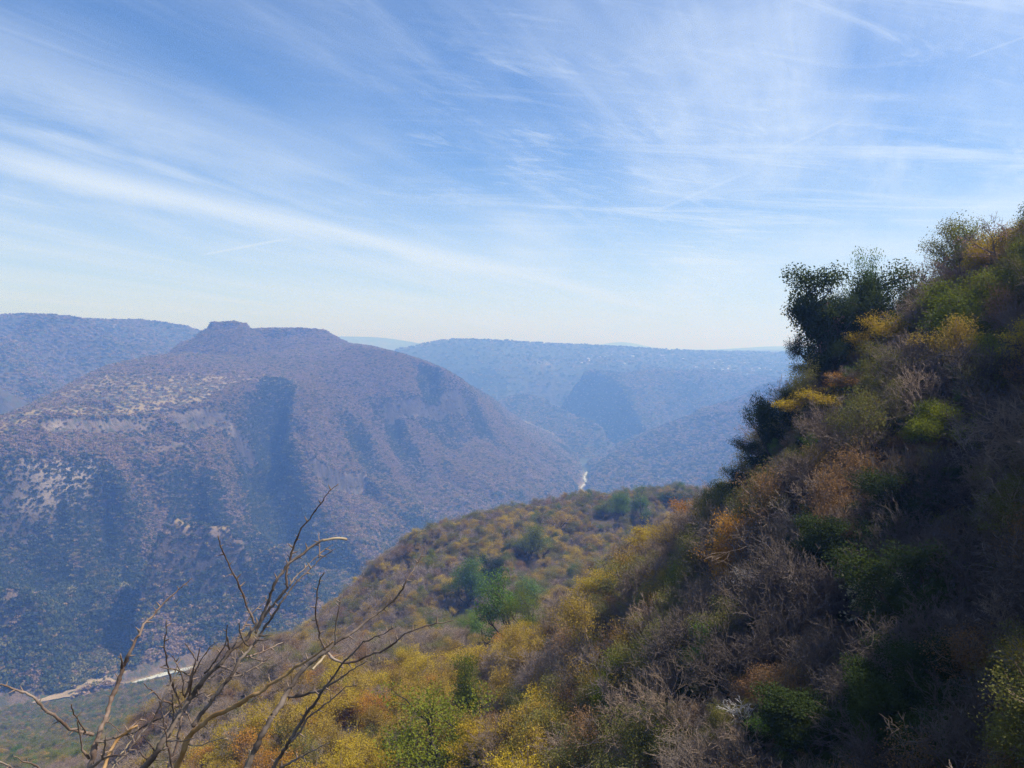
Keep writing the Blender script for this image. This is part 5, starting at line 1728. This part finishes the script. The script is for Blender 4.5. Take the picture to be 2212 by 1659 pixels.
def build_shrub():
    R = random.Random(11)
    root = link('thorny_shrub', None, label='leafless thorny shrub with bare grey brown stems rising from the ledge in front', category='shrub')
    base = np.array([-0.93, 1.80, -1.78])
    base[2] = float(height(np.array([base[0]]), np.array([base[1]]))[0]) - 0.05
    root.location = base
    known = []                      # (U, V, depth) of everything built so far
    thorn_src = []
    for k in range(4):              # four thorn shapes: short tapered spurs, slightly bent
        B = Build(400 + k)
        bend = R.uniform(-0.12, 0.12)
        B.tube([(0, 0, 0), (bend * 0.3, 0.02, 0.4), (bend, 0.05, 0.8), (bend * 1.6, 0.07, 1.0)], (0.15, 0.105, 0.06, 0.02), 5)
        me = np_mesh('thorn', np.concatenate(B.wv), np.concatenate(B.wf))
        me.materials.append(THORN)
        thorn_src.append(me)
    for pts, w0, w1, dz, depth, mat in BR:
        uv = np.array([spot(*p) for p in pts])
        if depth is None:
            best = min(known, key=lambda q: (q[0] - uv[0, 0]) ** 2 + (q[1] - uv[0, 1]) ** 2)
            depth = best[2]
        seg = np.r_[0, np.cumsum(np.hypot(*np.diff(uv, axis=0).T))]
        L = seg[-1]
        n = max(4, int(L / 7))
        t = np.linspace(0, 1, n)
        # smooth through the traced points
        fine = np.stack([np.interp(t * L, seg, uv[:, c]) for c in (0, 1)], 1)
        for _ in range(2):
            fine[1:-1] = 0.2 * fine[:-2] + 0.6 * fine[1:-1] + 0.2 * fine[2:]
        dep = depth + dz * t + 0.012 * np.sin(t * L / 40 + R.uniform(0, 6))
        path = np.array([at_depth(a, b, d) for (a, b), d in zip(fine, dep)])
        rad = 0.38 * np.interp(t, [0, 1], [w0, w1]) / KZ / F25 * dep
        rad = rad * (1 + 0.15 * np.array([R.uniform(-1, 1.4) for _ in range(n)]))
        # kinks at the nodes
        kk = np.cumsum(np.array([[R.gauss(0, 1) for _ in range(3)] for _ in range(n)]), axis=0) * 0.0011
        kk -= kk[0] + (kk[-1] - kk[0]) * t[:, None]
        path = path + kk
        known += [(a, b, d) for (a, b), d in zip(fine, dep)]
        out_thorns = []
        # swollen nodes where thorns stand
        gap = R.uniform(10, 16)
        pos = gap
        side = R.choice((-1, 1))
        while pos < L - 4 and w0 < 70 or (w0 >= 70 and pos < L - 4):
            i = min(max(int(pos / L * (n - 1)), 1), n - 2)
            if rad[i] * 2 * F25 / dep[i] * KZ < 60 and mat is not STRAW:
                d2 = unit(path[i + 1] - path[i - 1])
                view = unit(path[i])
                sd = unit(np.cross(d2, view)) * side
                dirn = unit(sd * 0.85 + d2 * R.uniform(0.1, 0.75) + view * R.uniform(-0.5, 0.5))
                ln = R.choice((0.5, 0.8, 1.0, 1.2, 1.4)) * 13.0 / F25 * dep[i]
                rad[i] *= 1.18
                out_thorns.append((path[i], dirn, max(ln, rad[i] * 1.6)))
            side = -side if R.random() < 0.8 else side
            pos += R.uniform(13, 34)
        # stems that leave the picture go on down to the root
        if uv[0, 1] > 1868 and uv[0, 0] > 150:
            p0, d0 = path[0], unit(path[0] - path[1])
            k = np.linspace(0, 1, 9)[:-1][:, None]
            foot = base + np.array([R.uniform(-0.07, 0.07), R.uniform(-0.05, 0.05), -0.02])
            mid = p0 + d0 * 0.35
            ext = (1 - k) ** 2 * foot + 2 * k * (1 - k) * mid + k ** 2 * p0
            path = np.vstack([ext, path])
            rad = np.r_[np.linspace(rad[0] * 1.25, rad[0], 8), rad]
        elif uv[0, 1] > 1868:
            foot = base + np.array([-0.1, 0, 0])
            p0 = path[0]
            k = np.linspace(0, 1, 9)[:-1][:, None]
            mid = np.array([p0[0] * 0.8, p0[1], base[2] + 0.2])
            path = np.vstack([(1 - k) ** 2 * foot + 2 * k * (1 - k) * mid + k ** 2 * p0, path])
            rad = np.r_[np.linspace(rad[0] * 1.2, rad[0], 8), rad]
        B = Build(1)
        sides = 10 if w0 > 45 else 7
        # close both ends
        e0, e1 = path[0] - unit(path[1] - path[0]) * rad[0] * 0.3, path[-1] + unit(path[-1] - path[-2]) * rad[-1] * 0.5
        B.tube(np.vstack([e0, path, e1]) - base, np.r_[rad[0] * 0.2, rad, rad[-1] * 0.15], sides)
        me = np_mesh('branch', np.concatenate(B.wv), np.concatenate(B.wf))
        br = link('stem' if depth and w0 > 80 else 'branch', me, root, mat)
        for p, d, ln in out_thorns:
            th = bpy.data.objects.new('thorn', R.choice(thorn_src))
            COL.objects.link(th)
            th.parent = br
            th.location = p - base
            th.rotation_mode = 'QUATERNION'
            th.rotation_quaternion = Vector(d).to_track_quat('Z', 'Y')
            th.scale = (ln, ln, ln)


build_shrub()
# ------------------------------------------------------------------ haze
def build_haze():
    x0, x1, y0, y1, z0, z1 = -33000, 33000, -2500, 33000, -560, 270
    v = [(x, y, z) for x in (x0, x1) for y in (y0, y1) for z in (z0, z1)]
    f = [(0, 1, 3, 2), (4, 6, 7, 5), (0, 4, 5, 1), (2, 3, 7, 6), (0, 2, 6, 4), (1, 5, 7, 3)]
    me = bpy.data.meshes.new('haze')
    me.from_pydata(v, [], f)
    mt = bpy.data.materials.new('haze_air')
    mt.use_nodes = True
    T = NT(mt.node_tree)
    T.n.remove(T.n['Principled BSDF'])
    vol = T.new('ShaderNodeVolumePrincipled')
    vol.inputs['Color'].default_value = (*HAZE_COL, 1)
    vol.inputs['Absorption Color'].default_value = (1, 1, 1, 1)
    vol.inputs['Density'].default_value = HAZE_DENSITY
    vol.inputs['Anisotropy'].default_value = 0.3
    T.l.new(vol.outputs[0], T.n['Material Output'].inputs['Volume'])
    link('haze', me, None, mt, kind='stuff')


build_haze()
